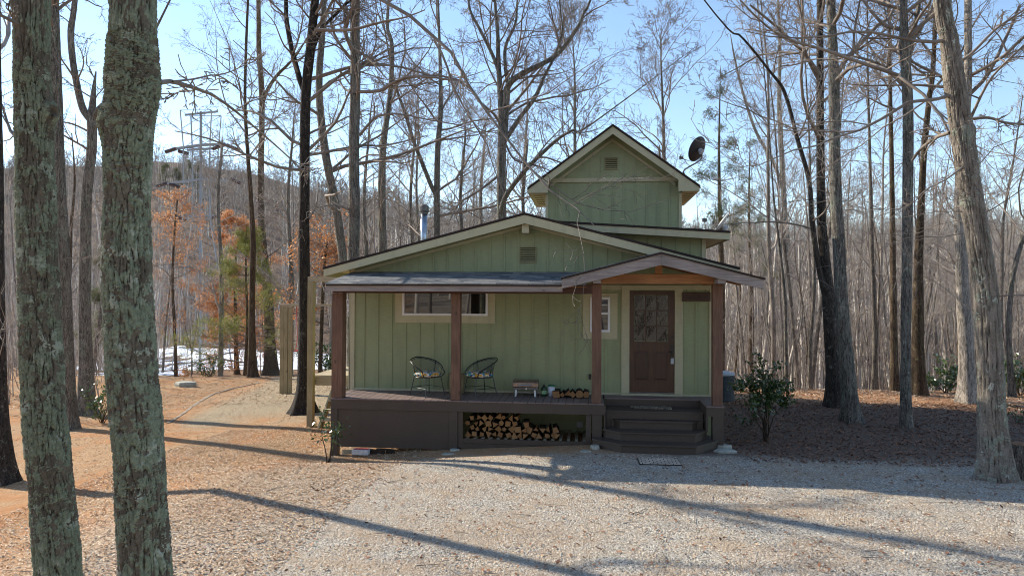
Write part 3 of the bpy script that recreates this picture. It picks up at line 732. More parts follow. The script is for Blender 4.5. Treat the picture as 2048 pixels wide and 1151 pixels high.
# windows
def window(x0, x1, z0, z1, tx0, tx1, tz0, tz1, sash=None, ft=.045):
    fr = MB()
    fr.box(x0, x1, -.05, -.004, z0, z0+ft); fr.box(x0, x1, -.05, -.004, z1-ft, z1); fr.box(x0, x0+ft, -.05, -.004, z0+ft, z1-ft); fr.box(x1-ft, x1, -.05, -.004, z0+ft, z1-ft)
    o = fr.build('window', M['white'], cab)
    t = MB(); t.box(tx0, tx1, -.026, 0, tz0, z0); t.box(tx0, tx1, -.026, 0, z1, tz1); t.box(tx0, x0, -.026, 0, z0, z1); t.box(x1, tx1, -.026, 0, z0, z1)
    t.build('window_trim', M['cream'], o)
    box('pane', M['glass'], o, x0+ft, x1-ft, -.012, -.006, z0+ft, z1-ft)
    if sash:
        s = MB(); s.box(x0+ft, x1-ft, -.045, -.015, sash-.02, sash+.02); s.box((x0+x1)/2-.006, (x0+x1)/2+.006, -.022, -.014, sash+.02, z1-ft); zz = (sash+z1)/2; s.box(x0+ft, x1-ft, -.0225, -.0145, zz-.006, zz+.006)
        s.build('sash', M['white'], o)
window(-3.941, -2.091, 2.40, 3.00, -4.10, -1.94, 2.245, 3.12)
window(.058, .469, 2.085, 2.81, -.087, .623, 1.94, 2.892, 2.47)
# door
mb = MB(); mb.box(.705, .868, -.04, 0, .83, 2.965); mb.box(1.785, 1.948, -.04, 0, .83, 2.965); mb.box(.705, 1.948, -.04, 0, 2.965, 3.058); mb.box(.69, 1.96, -.07, 0, .785, .83)
mb.build('door_trim', M['cream'], cab)
dr = MB(); st = .095
DX0, DX1, DZ0, DZ1 = .868, 1.785, .86, 2.945; y = -.016
dr.box(DX0, DX0+st, y, -.001, DZ0, DZ1); dr.box(DX1-.13, DX1, y, -.001, DZ0, DZ1); dr.box(DX0+st, DX1-.13, y, -.001, DZ1-.09, DZ1)
lx0, lx1 = DX0+st, DX1-.13; dr.box(lx0, lx1, y, -.001, 1.70, 1.90); dr.box(lx0, lx1, y, -.001, DZ0, 1.09); dr.box((lx0+lx1)/2-.05, (lx0+lx1)/2+.05, y, -.001, 1.09, 1.70)
w3 = (lx1-lx0)/3; h3 = (DZ1-.09-1.90)/3
for k in (1, 2): dr.box(lx0+k*w3-.009, lx0+k*w3+.009, y, -.001, 1.90, DZ1-.09); dr.box(lx0, lx1, y+.001, -.001, 1.90+k*h3-.009, 1.90+k*h3+.009)
door = dr.build('door', M['door'], cab, bevel=.003)
for i in range(3):
    for j in range(3):
        a = np.array([lx0+i*w3+.009, lx0+(i+1)*w3-.009]); c = [1.90+j*h3+.009, 1.90+(j+1)*h3-.009]
        t = R.normal(0, .0015, 4)
        mk('pane', [(a[0], -.004+t[0], c[0]), (a[1], -.004+t[1], c[0]), (a[1], -.004+t[2], c[1]), (a[0], -.004+t[3], c[1])], [(0, 1, 2, 3)], M['glassw'], door)
for (a, c) in ((lx0, (lx0+lx1)/2-.05), ((lx0+lx1)/2+.05, lx1)):
    q = MB(); q.box(a, c, -.006, -.001, 1.09, 1.70); q.add([(a+.03, -.006, 1.12), (c-.03, -.006, 1.12), (c-.03, -.006, 1.67), (a+.03, -.006, 1.67), (a+.05, -.013, 1.14), (c-.05, -.013, 1.14), (c-.05, -.013, 1.65), (a+.05, -.013, 1.65)], [(4, 5, 6, 7), (0, 1, 5, 4), (1, 2, 6, 5), (2, 3, 7, 6), (3, 0, 4, 7)])
    q.build('door_panel', M['doordk'], door)
box('threshold', M['steeldk'], door, DX0, DX1, -.045, -.001, .832, .86)
mb = MB(); mb.tube([(1.73, -.016, 2.0), (1.73, -.045, 2.0)], .028, 12); mb.build('deadbolt', M['black'], door)
mb = MB(); mb.box(1.70, 1.76, -.035, -.017, 1.62, 1.85); mb.tube([(1.73, -.04, 1.70), (1.73, -.075, 1.70), (1.66, -.08, 1.70)], .010, 8); mb.tube([(1.73, -.036, 1.79), (1.73, -.042, 1.79)], .018, 10); mb.build('handle', M['black'], door)
# wall boxes
mb = MB(); mb.box(.035, .085, -.05, 0, 1.10, 1.21); mb.build('outlet_box', M['black'], cab, bevel=.004)
mb = MB(); mb.box(-.21, -.08, -.045, -.001, .10, .22); mb.box(-.20, -.09, -.052, -.045, .11, .21); mb.build('meter_box', M['greyplastic'], cab, bevel=.004)

# shed dormer
def sz(x): return 4.49-.0655*(x+1.1)
SX1 = 3.0
mb = MB(); mb.prism([(-1.0, 3.4), (2.545, 3.3), (2.545, sz(2.545)-.1), (-1.0, sz(-1.0)-.1)], 'y', .9, 6.7)
battens(mb, -.9, 2.5, .9, 3.4, lambda x: sz(x)-.16, .1)
mb.build('dormer_wall', M['green'], cab)
mb = MB(); mb.box(2.47, 2.56, .87, .9, 3.4, sz(2.5)-.12); mb.build('corner_trim', M['cream'], cab)
roof_slab('dormer_roof', M['edge'], [(-1.1, sz(-1.1)), (SX1, sz(SX1))], .045, .48, 7.0)
MB().prism([(-1.05, sz(-1.05)-.047), (SX1-.01, sz(SX1)-.047), (SX1-.01, sz(SX1)-.19), (-1.05, sz(-1.05)-.19)], 'y', .5, .54).build('dormer_fascia', M['cream'], cab)
roof_slab('dormer_soffit', M['soffit'], [(-1.0, sz(-1.)-.15), (SX1-.03, sz(SX1)-.15)], .02, .54, 6.95)
box('eave_fascia', M['cream'], cab, SX1-.028, SX1-.004, .54, 6.95, sz(SX1)-.19, sz(SX1)-.05)
# tower room
TL, TR, TC, TZ, TS = -1.14, 2.51, .66, 7.41, .73
def tz(x): return TZ-TS*abs(x-TC)
TY = 4.5
mb = MB(); mb.prism([(TL, 4.1), (TR, 4.1), (TR, tz(TR)-.1), (TC, TZ-.1), (TL, tz(TL)-.1)], 'y', TY, 6.7)
x = TL+.29
while x < TR-.05:
    for (p, q) in ([(4.3, 5.94), (6.06, tz(x)-.22)] if not .40 < x < .86 else [(4.3, 5.94), (6.06, 6.24), (6.66, tz(x)-.22)]):
        if q > p: mb.box(x-.019, x+.019, TY-.016, TY, p, q)
    x += .305
mb.build('tower_wall', M['green'], cab)
for (a, c) in ((TL-.02, TL+.06), (TR-.06, TR+.02)): box('corner_trim', M['cream'], cab, a, c, TY-.03, TY, 4.3, 5.62)
box('band_board', M['cream'], cab, TL+.04, TR-.08, TY-.05, TY-.001, 5.945, 6.055)
TE0, TE1 = TC-2.28, TC+2.28
roof_slab('tower_roof', M['edge'], [(TE0, tz(TE0)), (TC, TZ), (TE1, tz(TE1))], .06, 3.97, 7.1)
for s in (-1, 1):
    xe = TC+s*2.265; xi = TC+s*1.72
    MB().prism([(TC, TZ-.065), (xe, tz(xe)-.065), (xe-.0*s, 5.60), (xi, 5.60), (xi, tz(xi)-.26), (TC, TZ-.26)], 'y', 4.0, 4.035).build('rake_board', M['cream'], cab)
    box('tower_soffit', M['soffit'], cab, xe-.03*s, (TL if s < 0 else TR), 4.035, 7.0, 5.60, 5.625)
    box('eave_fascia', M['cream'], cab, xe-.03*s, xe-.002*s, 4.035, 7.0, 5.60, tz(xe)-.065)
    for k in range(5):
        a = (TL if s < 0 else TR)+s*.12; box('soffit_vent', M['vent'], cab, a, a+s*.22, 4.45+k*.42, 4.55+k*.42, 5.592, 5.599)
    MB().prism([(TC, TZ-.07), (TC+s*1.8, tz(TC+1.8)-.07), (TC+s*1.8, tz(TC+1.8)-.10), (TC, TZ-.10)], 'y', 4.036, 4.5).build('soffit', M['soffit'], cab)
    MB().prism([(TC, TZ-.28), (TC+s*1.7, tz(TC+1.7)-.28), (TC+s*1.7, tz(TC+1.7)-.36), (TC, TZ-.36)], 'y', TY-.04, TY-.002).build('gable_trim', M['cream'], cab)
louver(.483, .795, 6.30, 6.60, TY, 6)
# stovepipe
t = MB(); t.lathe((-4.22, 3, 3.6), [(.085, 0), (.085, 1.38)], 20)
pipe = t.build('stovepipe', M['steel'], cab, smooth=True)
t = MB(); t.lathe((-4.22, 3, 4.93), [(.10, 0), (.10, .05), (.125, .07), (.125, .20), (.08, .24)], 20); t.build('pipe_cap', M['steeldk'], pipe, smooth=False)

# porch roof and beams
PX0, PX1 = -5.03, -.02
MB().prism([(0, 3.33), (-1.64, 3.05), (-1.64, 3.035), (0, 3.315)], 'x', PX0, PX1).build('porch_roof', M['shingle'], cab)
mb = MB(); nrow = 13; sy = 1.64/nrow
for r_ in range(nrow):
    x = PX0-random.uniform(0, .2); y0 = -1.648+r_*sy; z0_ = 3.05+(y0+1.64)*.1707
    while x < PX1:
        w_ = random.choice((.14, .2, .24, .3)); a_, b_ = max(x, PX0-.012), min(x+w_-.006, PX1)
        if b_ > a_: mb.add([(a_, y0, z0_+.0075), (b_, y0, z0_+.0075), (b_, y0+sy*1.0, z0_+.0035+sy*.1707), (a_, y0+sy*1.0, z0_+.0035+sy*.1707), (a_, y0, z0_+.0005), (b_, y0, z0_+.0005)], [(0, 1, 2, 3), (4, 5, 1, 0)])
        x += w_
mb.build('shingle_courses', M['tab'], cab)
MB().prism([(0, 3.314), (-1.63, 3.034), (-1.63, 3.01), (0, 3.29)], 'x', PX0+.01, PX1).build('roof_edge', M['edge'], cab)
MB().prism([(0, 3.289), (-1.56, 3.02), (-1.56, 2.99), (0, 3.26)], 'x', PX0+.03, PX1).build('porch_ceiling', M['beamY'], cab)
box('porch_fascia', M['fascia'], cab, PX0, -.46, -1.60, -1.562, 2.905, 3.015, bevel=.004)
box('porch_fascia', M['fascia'], cab, PX0+.001, PX0+.04, -1.561, -.03, 2.91, 2.985)
box('porch_beam', M['dkbeam'], cab, PX0+.02, .085, -1.30, -1.16, 2.87, 3.06)
# posts
def post(x0, x1, z0, z1, name='porch_post', mat='post'):
    w = x1-x0; return box(name, M[mat], cab, x0, x1, -1.24, -1.24+w, z0, z1, bevel=.006)
post(-5.045, -4.825, .795, 2.868); post(-2.635, -2.46, .795, 2.868); post(.087, .27, .795, 3.064); post(2.335, 2.515, .795, 3.064)
# entry gable
GX, GZ, GS = 1.335, 3.635, .258
def gz(x): return GZ-GS*abs(x-GX)
G0, G1 = GX-1.82, GX+1.82
for s, xe in ((-1, G0), (1, G1)):
    MB().prism([(GX, GZ), (xe, gz(xe)), (xe, gz(xe)-.03), (GX, GZ-.03)], 'y', -1.76, -.001).build('entry_roof', M['edge'], cab)
    x2 = xe-s*.02
    MB().prism([(GX, GZ-.032), (x2, gz(x2)-.032), (x2, gz(x2)-.205), (GX, GZ-.235)], 'y', -1.73, -1.69).build('entry_rafter', M['fascia'], cab, bevel=.004)
    MB().prism([(GX, GZ-.031), (x2, gz(x2)-.031), (x2, gz(x2)-.055), (GX, GZ-.055)], 'y', -1.688, -.001).build('entry_ceiling', M['beamY'], cab)
    for yy in (-1.15, -.6, -.06):
        MB().prism([(GX, GZ-.056), (x2-s*.05, gz(x2)-.043), (x2-s*.05, gz(x2)-.12), (GX, GZ-.16)], 'y', yy-.04, yy).build('rafter', M['beamY'], cab)
    xb = .10 if s < 0 else 2.34
    box('side_beam', M['fascia'], cab, xb, xb+.15, -1.687, -1.305, 3.066, 3.16, bevel=.004)
    box('side_beam', M['beam'], cab, xb, xb+.15, -1.155, -.03, 3.066, 3.16)
    # small shingle line on the lit slope
MB().prism([(G0, gz(G0)+.012), (GX, GZ+.012), (GX, GZ+.001), (G0, gz(G0)+.001)], 'y', -1.75, -.002).build('entry_shingles', M['shingle'], cab)
box('tie_beam', M['beam'], cab, .10, 2.50, -1.30, -1.16, 3.066, 3.25, bevel=.005)
box('king_post', M['beam'], cab, GX-.065, GX+.065, -1.28, -1.18, 3.252, 3.47)

# deck
mb = MB(); x = -5.065; Wb = .1395
while x+Wb < .36:
    mb.box(x, x+Wb, -1.262, -.03, .765, .792+random.uniform(-.0015, .0015)); x += .1457
mb.box(.352, 2.55, -.45, -.03, .765, .791); mb.box(2.215, 2.545, -1.262, -.452, .765, .792)
mb.build('deck_boards', M['deck'], cab, bevel=.003)
mb = MB(); mb.box(-5.055, .352, -1.25, -1.215, .575, .763); mb.build('deck_fascia', M['brown'], cab, bevel=.003)
mb = MB(); mb.box(-5.055, -5.02, -1.214, -.02, .575, .763); mb.build('deck_fascia', M['brown'], cab)
mb = MB(); mb.box(2.217, 2.54, -1.25, -1.215, .6, .763); mb.box(2.505, 2.54, -1.214, -.02, .6, .763); mb.box(2.217, 2.25, -1.214, -.02, .3, .763); mb.build('deck_fascia', M['brown'], cab)
mb = MB(); mb.box(.319, .352, -1.214, -.455, .3, .763); mb.box(.36, 2.21, -.445, -.42, .5, .763); mb.build('riser', M['brown'], cab)
def lowpost(x0, x1, z0, z1=.574): return box('deck_post', M['brown'], cab, x0, x1, -1.247, -1.10, z0, z1, bevel=.004)
lowpost(-5.05, -4.91, -.45); lowpost(-2.66, -2.50, -.22); lowpost(.10, .28, -.1); lowpost(2.33, 2.53, -.1, .598)
mb = MB(); mb.box(-4.909, -2.661, -1.225, -1.20, -.17, .574); mb.build('skirt_panel', M['brown'], cab)
# firewood bay
mb = MB(); mb.box(-2.498, -2.40, -1.22, -1.18, -.12, .574); mb.box(-.02, .08, -1.22, -1.18, -.12, .574)
mb.box(-2.40, -.02, -1.225, -1.185, -.03, .055); mb.box(-2.42, -.0, -1.215, -1.18, -.16, -.035); mb.build('bay_frame', M['brown'], cab)
mb = MB()
for k in range(16): mb.box(-2.36+k*.152, -2.30+k*.152, -1.184, -.1, .02, .05)
mb.build('bay_slats', M['treatedX'], cab)
# landing and steps
def poly_step(name, pts, z0, z1, th=.03):
    c = np.mean(pts, axis=0); q = [tuple(p) for p in pts]
    inner = [(p[0]+(c[0]-p[0])*.02, p[1]+.025 if p[1] < -1.05 else p[1]) for p in q]
    o = MB().prism(q, 'z', z1-th, z1).build(name, M['brown'], cab, bevel=.003)
    MB().prism(inner, 'z', z0, z1-th-.001).build('riser', M['brown'], o)
poly_step('landing', [(.353, -1.02), (2.215, -1.02), (2.215, -.447), (.353, -.447)], .2, .632)
def P2(x, y, z): p = onZ(x, y, z); return (p[0], p[1])
def stp(z0, z1, fl, fr, bl, br):
    a, b_, c, d = P2(*fl, z1), P2(*fr, z1), P2(*br, z1), P2(*bl, z1)
    yf = (a[1]+b_[1])/2; a = (a[0], yf); b_ = (b_[0], yf)
    poly_step('step', [a, b_, (c[0], max(c[1], yf+.12)), (c[0], -1.05), (d[0], -1.05), (d[0], max(d[1], yf+.12))], z0, z1)
stp(.2, .475, (1238.8, 840.5), (1386, 843.5), (1222, 836), (1405, 839))
stp(.1, .317, (1240, 864), (1392, 867), (1204.5, 856.5), (1416, 860))
stp(-.06, .159, (1241, 888), (1394, 891.5), (1184, 876.5), (1441, 879.5))

# ------------------------------------------------------------------ things on and round the cabin
def place(x, y, z): return onZ(x, y, z)
# name sign
sg = thing('name_sign', 'dark brown wooden name sign hung beside the front door', 'sign', (2.22, -.05, 2.8))
s0, s1 = onY(1364, 602, -.06), onY(1421, 585, -.06)
box('board', M['doordk'], sg, s0[0], s1[0], -.075, -.045, s0[2], s1[2], bevel=.004)
for a in (s0[0]+.1, s1[0]-.1): MB().tube([(a, -.05, s1[2]), (a, -.03, s1[2]+.07)], .004, 6).build('hanger', M['black'], sg)
cu = bpy.data.curves.new('lettering', 'FONT'); cu.body = "Eagle's Roost"; cu.size = .085; cu.shear = .35; cu.extrude = .002; cu.align_x = 'CENTER'; cu.align_y = 'CENTER'
to = bpy.data.objects.new('lettering', cu); COL.objects.link(to); bpy.context.view_layer.update()
me = bpy.data.meshes.new_from_object(to.evaluated_get(bpy.context.evaluated_depsgraph_get())); bpy.data.objects.remove(to)
me.materials.clear(); me.materials.append(M['black'])
lt = bpy.data.objects.new('lettering', me); COL.objects.link(lt); lt.parent = sg; lt.location = Vector(((s0[0]+s1[0])/2, -.0775, (s0[2]+s1[2])/2))-Vector(sg.location); lt.rotation_euler = (math.pi/2, 0, 0)
# number plate
np_ = thing('number_plate', 'small white plate with black strokes on the left corner of the cabin', 'number plate', (-5.16, .02, 2.75))
p = onY(697.5, 615, -.02)
mb = MB(); mb.bar((p[0]-.02, -.02, p[2]+.18), (p[0]+.02, -.02, p[2]-.18), .012, .07, upv=(1, 0, 0)); mb.build('plate', M['white'], np_)
mb = MB()
for dx, dz in ((-.03, .12), (.0, .12), (-.015, .0), (.008, .0), (0, -.12), (.018, -.12)):
    mb.box(p[0]+dx-.004, p[0]+dx+.004, -.0285, -.0265, p[2]+dz-.04, p[2]+dz+.04)
mb.build('digits', M['black'], np_)
# key lock box
kb = thing('key_lockbox', 'small grey key lockbox hanging from the front door handle', 'lockbox', (1.735, -.06, 1.5))
mb = MB(); mb.box(1.70, 1.765, -.085, -.045, 1.45, 1.57); mb.build('case', M['greyplastic'], kb, bevel=.006)
mb = MB(); mb.tube([(1.712, -.065, 1.57), (1.712, -.065, 1.63), (1.733, -.065, 1.65), (1.753, -.065, 1.63), (1.753, -.065, 1.57)], .005, 6); mb.build('shackle', M['black'], kb)
# doormats
p = place(1301, 814, .633)
mt = thing('doormat', 'patterned coir doormat lying on the top landing of the steps', 'doormat', (p[0], p[1], .633))
MB().prism([(p[0]-.40, p[1]-.17), (p[0]+.40, p[1]-.19), (p[0]+.41, p[1]+.15), (p[0]-.39, p[1]+.17)], 'z', .633, .645).build('pile', M['coir'], mt)
mt = thing('doormat', 'beige and black grid rubber mat on the gravel below the steps', 'doormat', tuple(ghit(1320, 921)[0]))
q = [place(a, b, .02) for a, b in ((1279, 926.5), (1364, 928.5), (1356, 916), (1274, 914))]
MB().prism([(a[0], a[1]) for a in q], 'z', .004, .016).build('border', M['black'], mt)
c = np.mean(q, axis=0); MB().prism([(a[0]*.96+c[0]*.04, a[1]*.93+c[1]*.07) for a in q], 'z', .0162, .020).build('pile', M['mat_grid'], mt)
# flat stones
def stone(name, label, x, y, rx, ry, h, z=None):
    p = ghit(x, y)[0] if z is None else place(x, y, z); n = 11; V = []
    ra = [random.uniform(.8, 1.15) for _ in range(n)]
    for k, (s, zz) in enumerate(((1, -.03), (1.03, h*.6), (.93, h), )):
        for j in range(n):
            t = 2*math.pi*j/n; V.append((p[0]+rx*s*ra[j]*math.cos(t), p[1]+ry*s*ra[j]*math.sin(t), p[2]+zz+random.uniform(-.004, .004)))
    f = [(k*n+j, k*n+(j+1) % n, (k+1)*n+(j+1) % n, (k+1)*n+j) for k in range(2) for j in range(n)]+[tuple(2*n+j for j in range(n))]
    tag(mk(name, V, f, M['stone'], origin=tuple(p)), label, 'stone')
stone('flat_stone', 'broad pale stone on the ground at the right end of the steps', 1451, 903, .2, .13, .04)
stone('flat_stone', 'smaller grey stone leaning on the broad stone right of the steps', 1446, 896, .15, .08, .07)
stone('flat_stone', 'pale square stone under the post left of the steps', 1190, 897, .09, .07, .07)
stone('flat_stone', 'thin flat stone lying just left of the bottom step', 1172, 903, .1, .06, .02)
stone('flat_stone', 'pale block under the middle deck post', 909, 900, .1, .08, .03)
stone('flat_stone', 'thin slab in front of the middle deck post', 896, 908, .13, .06, .02)
stone('flat_stone', 'pale flat stone on the leaf litter behind the laurel bush', 1537, 822, .16, .1, .03)
stone('flat_stone', 'brown rock at the edge of the left path', 372, 772, .5, .3, .18)
stone('flat_stone', 'grey slab at the far edge of the right yard', 1585, 768, .9, .3, .12)

# chairs
def chair(label, x, y, face):
    p = place(x, y, .793); t = thing('wire_chair', label, 'chair', (p[0], p[1], .793), 'wire chairs on the porch')
    def W(lx, ly, z):   # local: +x forward
        c, s = math.cos(face), math.sin(face); return np.array([p[0]+lx*c-ly*s, p[1]+lx*s+ly*c, .793+z])
    r = .30
    fr = MB()
    # top hoop sweeping round the back down to arms
    for (rr, dz, rad) in ((.33, 0, .012), (.305, -.022, .006)):
        pts = []
        for k in range(21):
            a = math.radians(55+250*k/20); b = abs(k-10)/10
            pts.append(W(rr*math.cos(a)*1.02-.02, rr*math.sin(a), .76+dz-.20*b**2.2-.05*b))
        fr.tube(pts, rad, 8)
    for sgn in (-1, 1):   # arm fronts curving down to the seat
        a = math.radians(55); pts = [W(.33*math.cos(a)*1.02-.02, sgn*.33*math.sin(a), .51), W(.20, sgn*.285, .47), W(.19, sgn*.25, .42), W(.16, sgn*.22, .39)]
        fr.tube(catmull(pts, 9), .011, 8)
        a = math.radians(110); fr.tube([W(.32*math.cos(a), sgn*.32*math.sin(a), .70), W(.26*math.cos(a), sgn*.26*math.sin(a), .40)], .007, 6)
    fr.tube([W(.26*math.cos(2*math.pi*k/24), .26*math.sin(2*math.pi*k/24), .39) for k in range(25)], .010, 8)
    fr.build('frame', M['black'], t, smooth=True)
    V = []; fcs = []
    for k in range(17):
        a = math.radians(85+190*k/16); b = abs(k-8)/8
        V.append(W(.305*math.cos(a)-.02, .305*math.sin(a), .735-.12*b**2)); V.append(W(.25*math.cos(a), .25*math.sin(a), .42))
    fcs = [(2*k, 2*k+2, 2*k+3, 2*k+1) for k in range(16)]
    mk('back_mesh', V, fcs, M['screen'], t, True)
    for (lx, ly, ex_, ey) in ((.19, .19, .25, .25), (.19, -.19, .25, -.25), (-.19, .19, -.26, .25), (-.19, -.19, -.26, -.25)):
        MB().tube([W(lx, ly, .39), W(ex_, ey, 0)], .009, 6).build('leg', M['black'], t)
    st = MB(); st.tube([W(.225, .225, .17), W(-.23, .225, .17)], .006, 6); st.tube([W(.225, -.225, .17), W(-.23, -.225, .17)], .006, 6); st.tube([W(-.23, -.225, .17), W(-.23, .225, .17)], .006, 6); st.build('stretcher', M['black'], t)
    cq = thing('seat_cushion', 'tufted floral cushion on the '+('left' if face > -1.2 else 'right')+' wire chair of the porch', 'cushion', tuple(W(0, 0, .40)), 'cushions on the porch chairs')
    V = []; n = 26; prof = [(.02, .0), (.22, .0), (.275, .025), (.285, .05), (.265, .078), (.20, .092), (.1, .09), (.02, .082)]
    for (rr, z) in prof:
        for j in range(n):
            a = 2*math.pi*j/n; pk = 1+.05*math.sin(a*6+1)+.03*math.sin(a*11); V.append(W(rr*pk*math.cos(a)+.02, rr*pk*math.sin(a), .395+z+.01*math.sin(a*4+rr*30)))
    f = [(k*n+j, k*n+(j+1) % n, (k+1)*n+(j+1) % n, (k+1)*n+j) for k in range(len(prof)-1) for j in range(n)]+[tuple(range(n-1, -1, -1)), tuple((len(prof)-1)*n+j for j in range(n))]
    mk('cover', V, f, M['floral'], cq, True)
chair('black wire barrel chair with floral cushion left of the middle porch post', 855, 790, math.radians(-38))
chair('black wire barrel chair with floral cushion right of the middle porch post', 960, 791, math.radians(-142))
# stump stool
p = place(911, 787, .793)
sl = thing('stump_stool', 'upright log stool standing behind the middle porch post', 'stool', (p[0], p[1]+.15, .793))
c = (p[0], p[1]+.15, .793); MB().lathe(c, [(.165, 0), (.16, .2), (.163, .40)], 16).build('bark_side', M['treated'], sl, smooth=True)
MB().lathe((c[0], c[1], .793+.401), [(.158, 0), (.156, .004)], 16).build('cut_top', M['cut'], sl)
# grill
p = place(1052, 789, .793); gy = -.42; gx = onY(1052, 780, gy)[0]
gr = thing('tabletop_grill', 'silver portable gas grill on folding legs by the wall', 'grill', (gx, gy, .793))
hw = .255
o = MB().prism([(gy-.16, .93), (gy+.16, .93), (gy+.16, .985), (gy-.16, .985)], 'x', gx-hw, gx+hw).build('firebox', M['steeldk'], gr, bevel=.006)
lid = MB().prism([(gy-.165, .987), (gy+.165, .987), (gy+.165, 1.06), (gy+.12, 1.115), (gy-.09, 1.115), (gy-.165, 1.075)], 'x', gx-hw-.005, gx+hw+.005).build('lid', m_plain('stained_lid', (.30, .22, .17), .4, .7, var=.35, scale=14), gr, bevel=.01)
mb = MB(); mb.tube([(gx-.13, gy-.165, 1.03), (gx-.13, gy-.20, 1.03), (gx+.13, gy-.20, 1.03), (gx+.13, gy-.165, 1.03)], .010, 8); mb.build('handle', M['steel'], lid)
for s in (-1, 1):
    mb = MB(); mb.bar((gx+s*.19, gy-.13, .93), (gx+s*.20, gy-.15, .795), .035, .012, upv=(0, 1, 0)); mb.build('leg', M['steel'], gr)
    mb = MB(); mb.bar((gx+s*.19, gy+.13, .93), (gx+s*.20, gy+.15, .795), .035, .012, upv=(0, 1, 0)); mb.build('leg', M['steel'], gr)
box('cross_bar', M['steel'], gr, gx-.2, gx+.28, gy+.1, gy+.12, .84, .852)
MB().tube([(gx+.02, gy-.165, .955), (gx+.02, gy-.185, .955)], .018, 12).build('knob', M['steel'], gr)
# gas bottle + bucket
q = onY(1088, 789, -.42)
gb = thing('gas_bottle', 'small dark green gas bottle with pale label beside the grill', 'gas bottle', (q[0], -.42, .793))
MB().lathe((q[0], -.42, .795), [(.05, 0), (.058, .01), (.058, .15), (.045, .185), (.02, .20)], 16).build('bottle', m_plain('dark_green_paint', (.015, .05, .02), .35), gb, smooth=True)
MB().lathe((q[0], -.42, .84), [(.0592, 0), (.0592, .07)], 16).build('label', m_plain('label_paper', (.25, .42, .22), .6, var=.5, scale=40), gb)
MB().lathe((q[0], -.42, .995), [(.018, 0), (.018, .03)], 10).build('valve', M['black'], gb)
q = onY(1103, 789, -.42)
bk = thing('bucket', 'white plastic bucket with a green lid next to the gas bottle', 'bucket', (q[0], -.42, .793))
MB().lathe((q[0], -.42, .794), [(.055, 0), (.072, .20)], 18).build('tub', m_plain('printed_tub', (.55, .60, .66), .5, var=.25, scale=30), bk, smooth=True)
MB().lathe((q[0], -.42, .995), [(.079, 0), (.079, .022), (.06, .03)], 18).build('lid', m_plain('green_lid', (.02, .16, .08), .45), bk)
# firewood
def logmesh(n, r, L, seed):
    rs = random.Random(seed)
    if n <= 4:
        a0 = rs.uniform(0, 6); ang = [a0+(i+rs.uniform(-.2, .2))*2*math.pi/n for i in range(n)]; pr = [r*rs.uniform(.8, 1.25) for _ in ang]
        if n == 3: pass
    else:
        ang = [i*2*math.pi/n for i in range(n)]; pr = [r*rs.uniform(.85, 1.1) for _ in ang]
    V = [(q*math.cos(a), -L/2+rs.uniform(-.006, .006), q*math.sin(a)) for a, q in zip(ang, pr)]
    V += [(q*.97*math.cos(a), L/2, q*.97*math.sin(a)) for a, q in zip(ang, pr)]
    f = [tuple(range(n-1, -1, -1)), tuple(range(n, 2*n))]+[((i+1) % n, n+(i+1) % n, n+i, i)[::-1] for i in range(n)]
    me = bpy.data.meshes.new('firewood_log'); me.from_pydata(V, [], f); me.materials.append(M['logbark']); me.materials.append(M['cut'])
    for i, pl in enumerate(me.polygons): pl.material_index = 1 if i < 2 or (n == 3 and i == 2) else 0
    me.update(); return me
LM = [logmesh(n, r, .42, s) for n, r, s in ((3, .075, 1), (4, .068, 2), (5, .066, 3), (4, .072, 4), (8, .062, 5), (3, .082, 6), (5, .07, 7), (9, .05, 8))]
def log(x, y, z, label, group, me=None, rx=0, sc=1., rz=0):
    o = bpy.data.objects.new('firewood_log', me or random.choice(LM)); COL.objects.link(o); o.location = (x, y, z)
    o.rotation_euler = (0, rx, rz+random.uniform(-.06, .06)); o.scale = (sc, 1, sc); tag(o, label, 'log', group); return o
lab = 'split firewood log stacked in the pile under the porch deck'
nx = 14
for i in range(nx):
    x = -2.31+i*.128; rows = int(round(np.interp(x, [-2.3, -1.45, -1.2, -.6], [4.2, 3.7, 2.8, 1.8])))
    for j in range(rows):
        if random.random() < .08 and j > 1: continue
        log(me=random.choice([LM[q] for q in (0, 1, 3, 5, 0, 3, 2, 6, 1)]), x=x+(.06 if j % 2 else 0)+random.uniform(-.024, .024), y=-.86+random.uniform(-.05, .05), z=.115+j*.112+random.uniform(-.012, .012), label=lab, group='firewood pile under the deck', rx=random.uniform(0, 6.28), sc=random.uniform(.66, 1.1))
q = onY(1096, 864, -.9); log(q[0], -.85, .115, 'small split log lying alone right of the firewood pile', None, LM[1], rx=.5, sc=.75)
q = onY(1113, 858, -.9); log(q[0], -.85, .14, 'wedge of split wood at the far right of the firewood pile', None, LM[5], rx=2.3, sc=.9)
for k, (x, lbl, mi, s, rx) in enumerate(((1114, 'tall pale split log leaning next to the white bucket', 3, 1.15, .3), (1125, 'low log second from the white bucket on the deck', 1, .8, 1), (1137, 'upright log third from the white bucket on the deck', 0, 1.1, 1.6), (1146, 'narrow log fourth from the white bucket on the deck', 3, .85, 1.2), (1159, 'round log with a dark heart near the entry post', 4, 1.25, 0), (1172, 'dark barked log just left of the entry post', 7, 1.35, 0))):
    q = onY(x, 788, -.45); log(q[0], -.42, .865+.01*(s-1), lbl, None, LM[mi], rx=rx, sc=s)
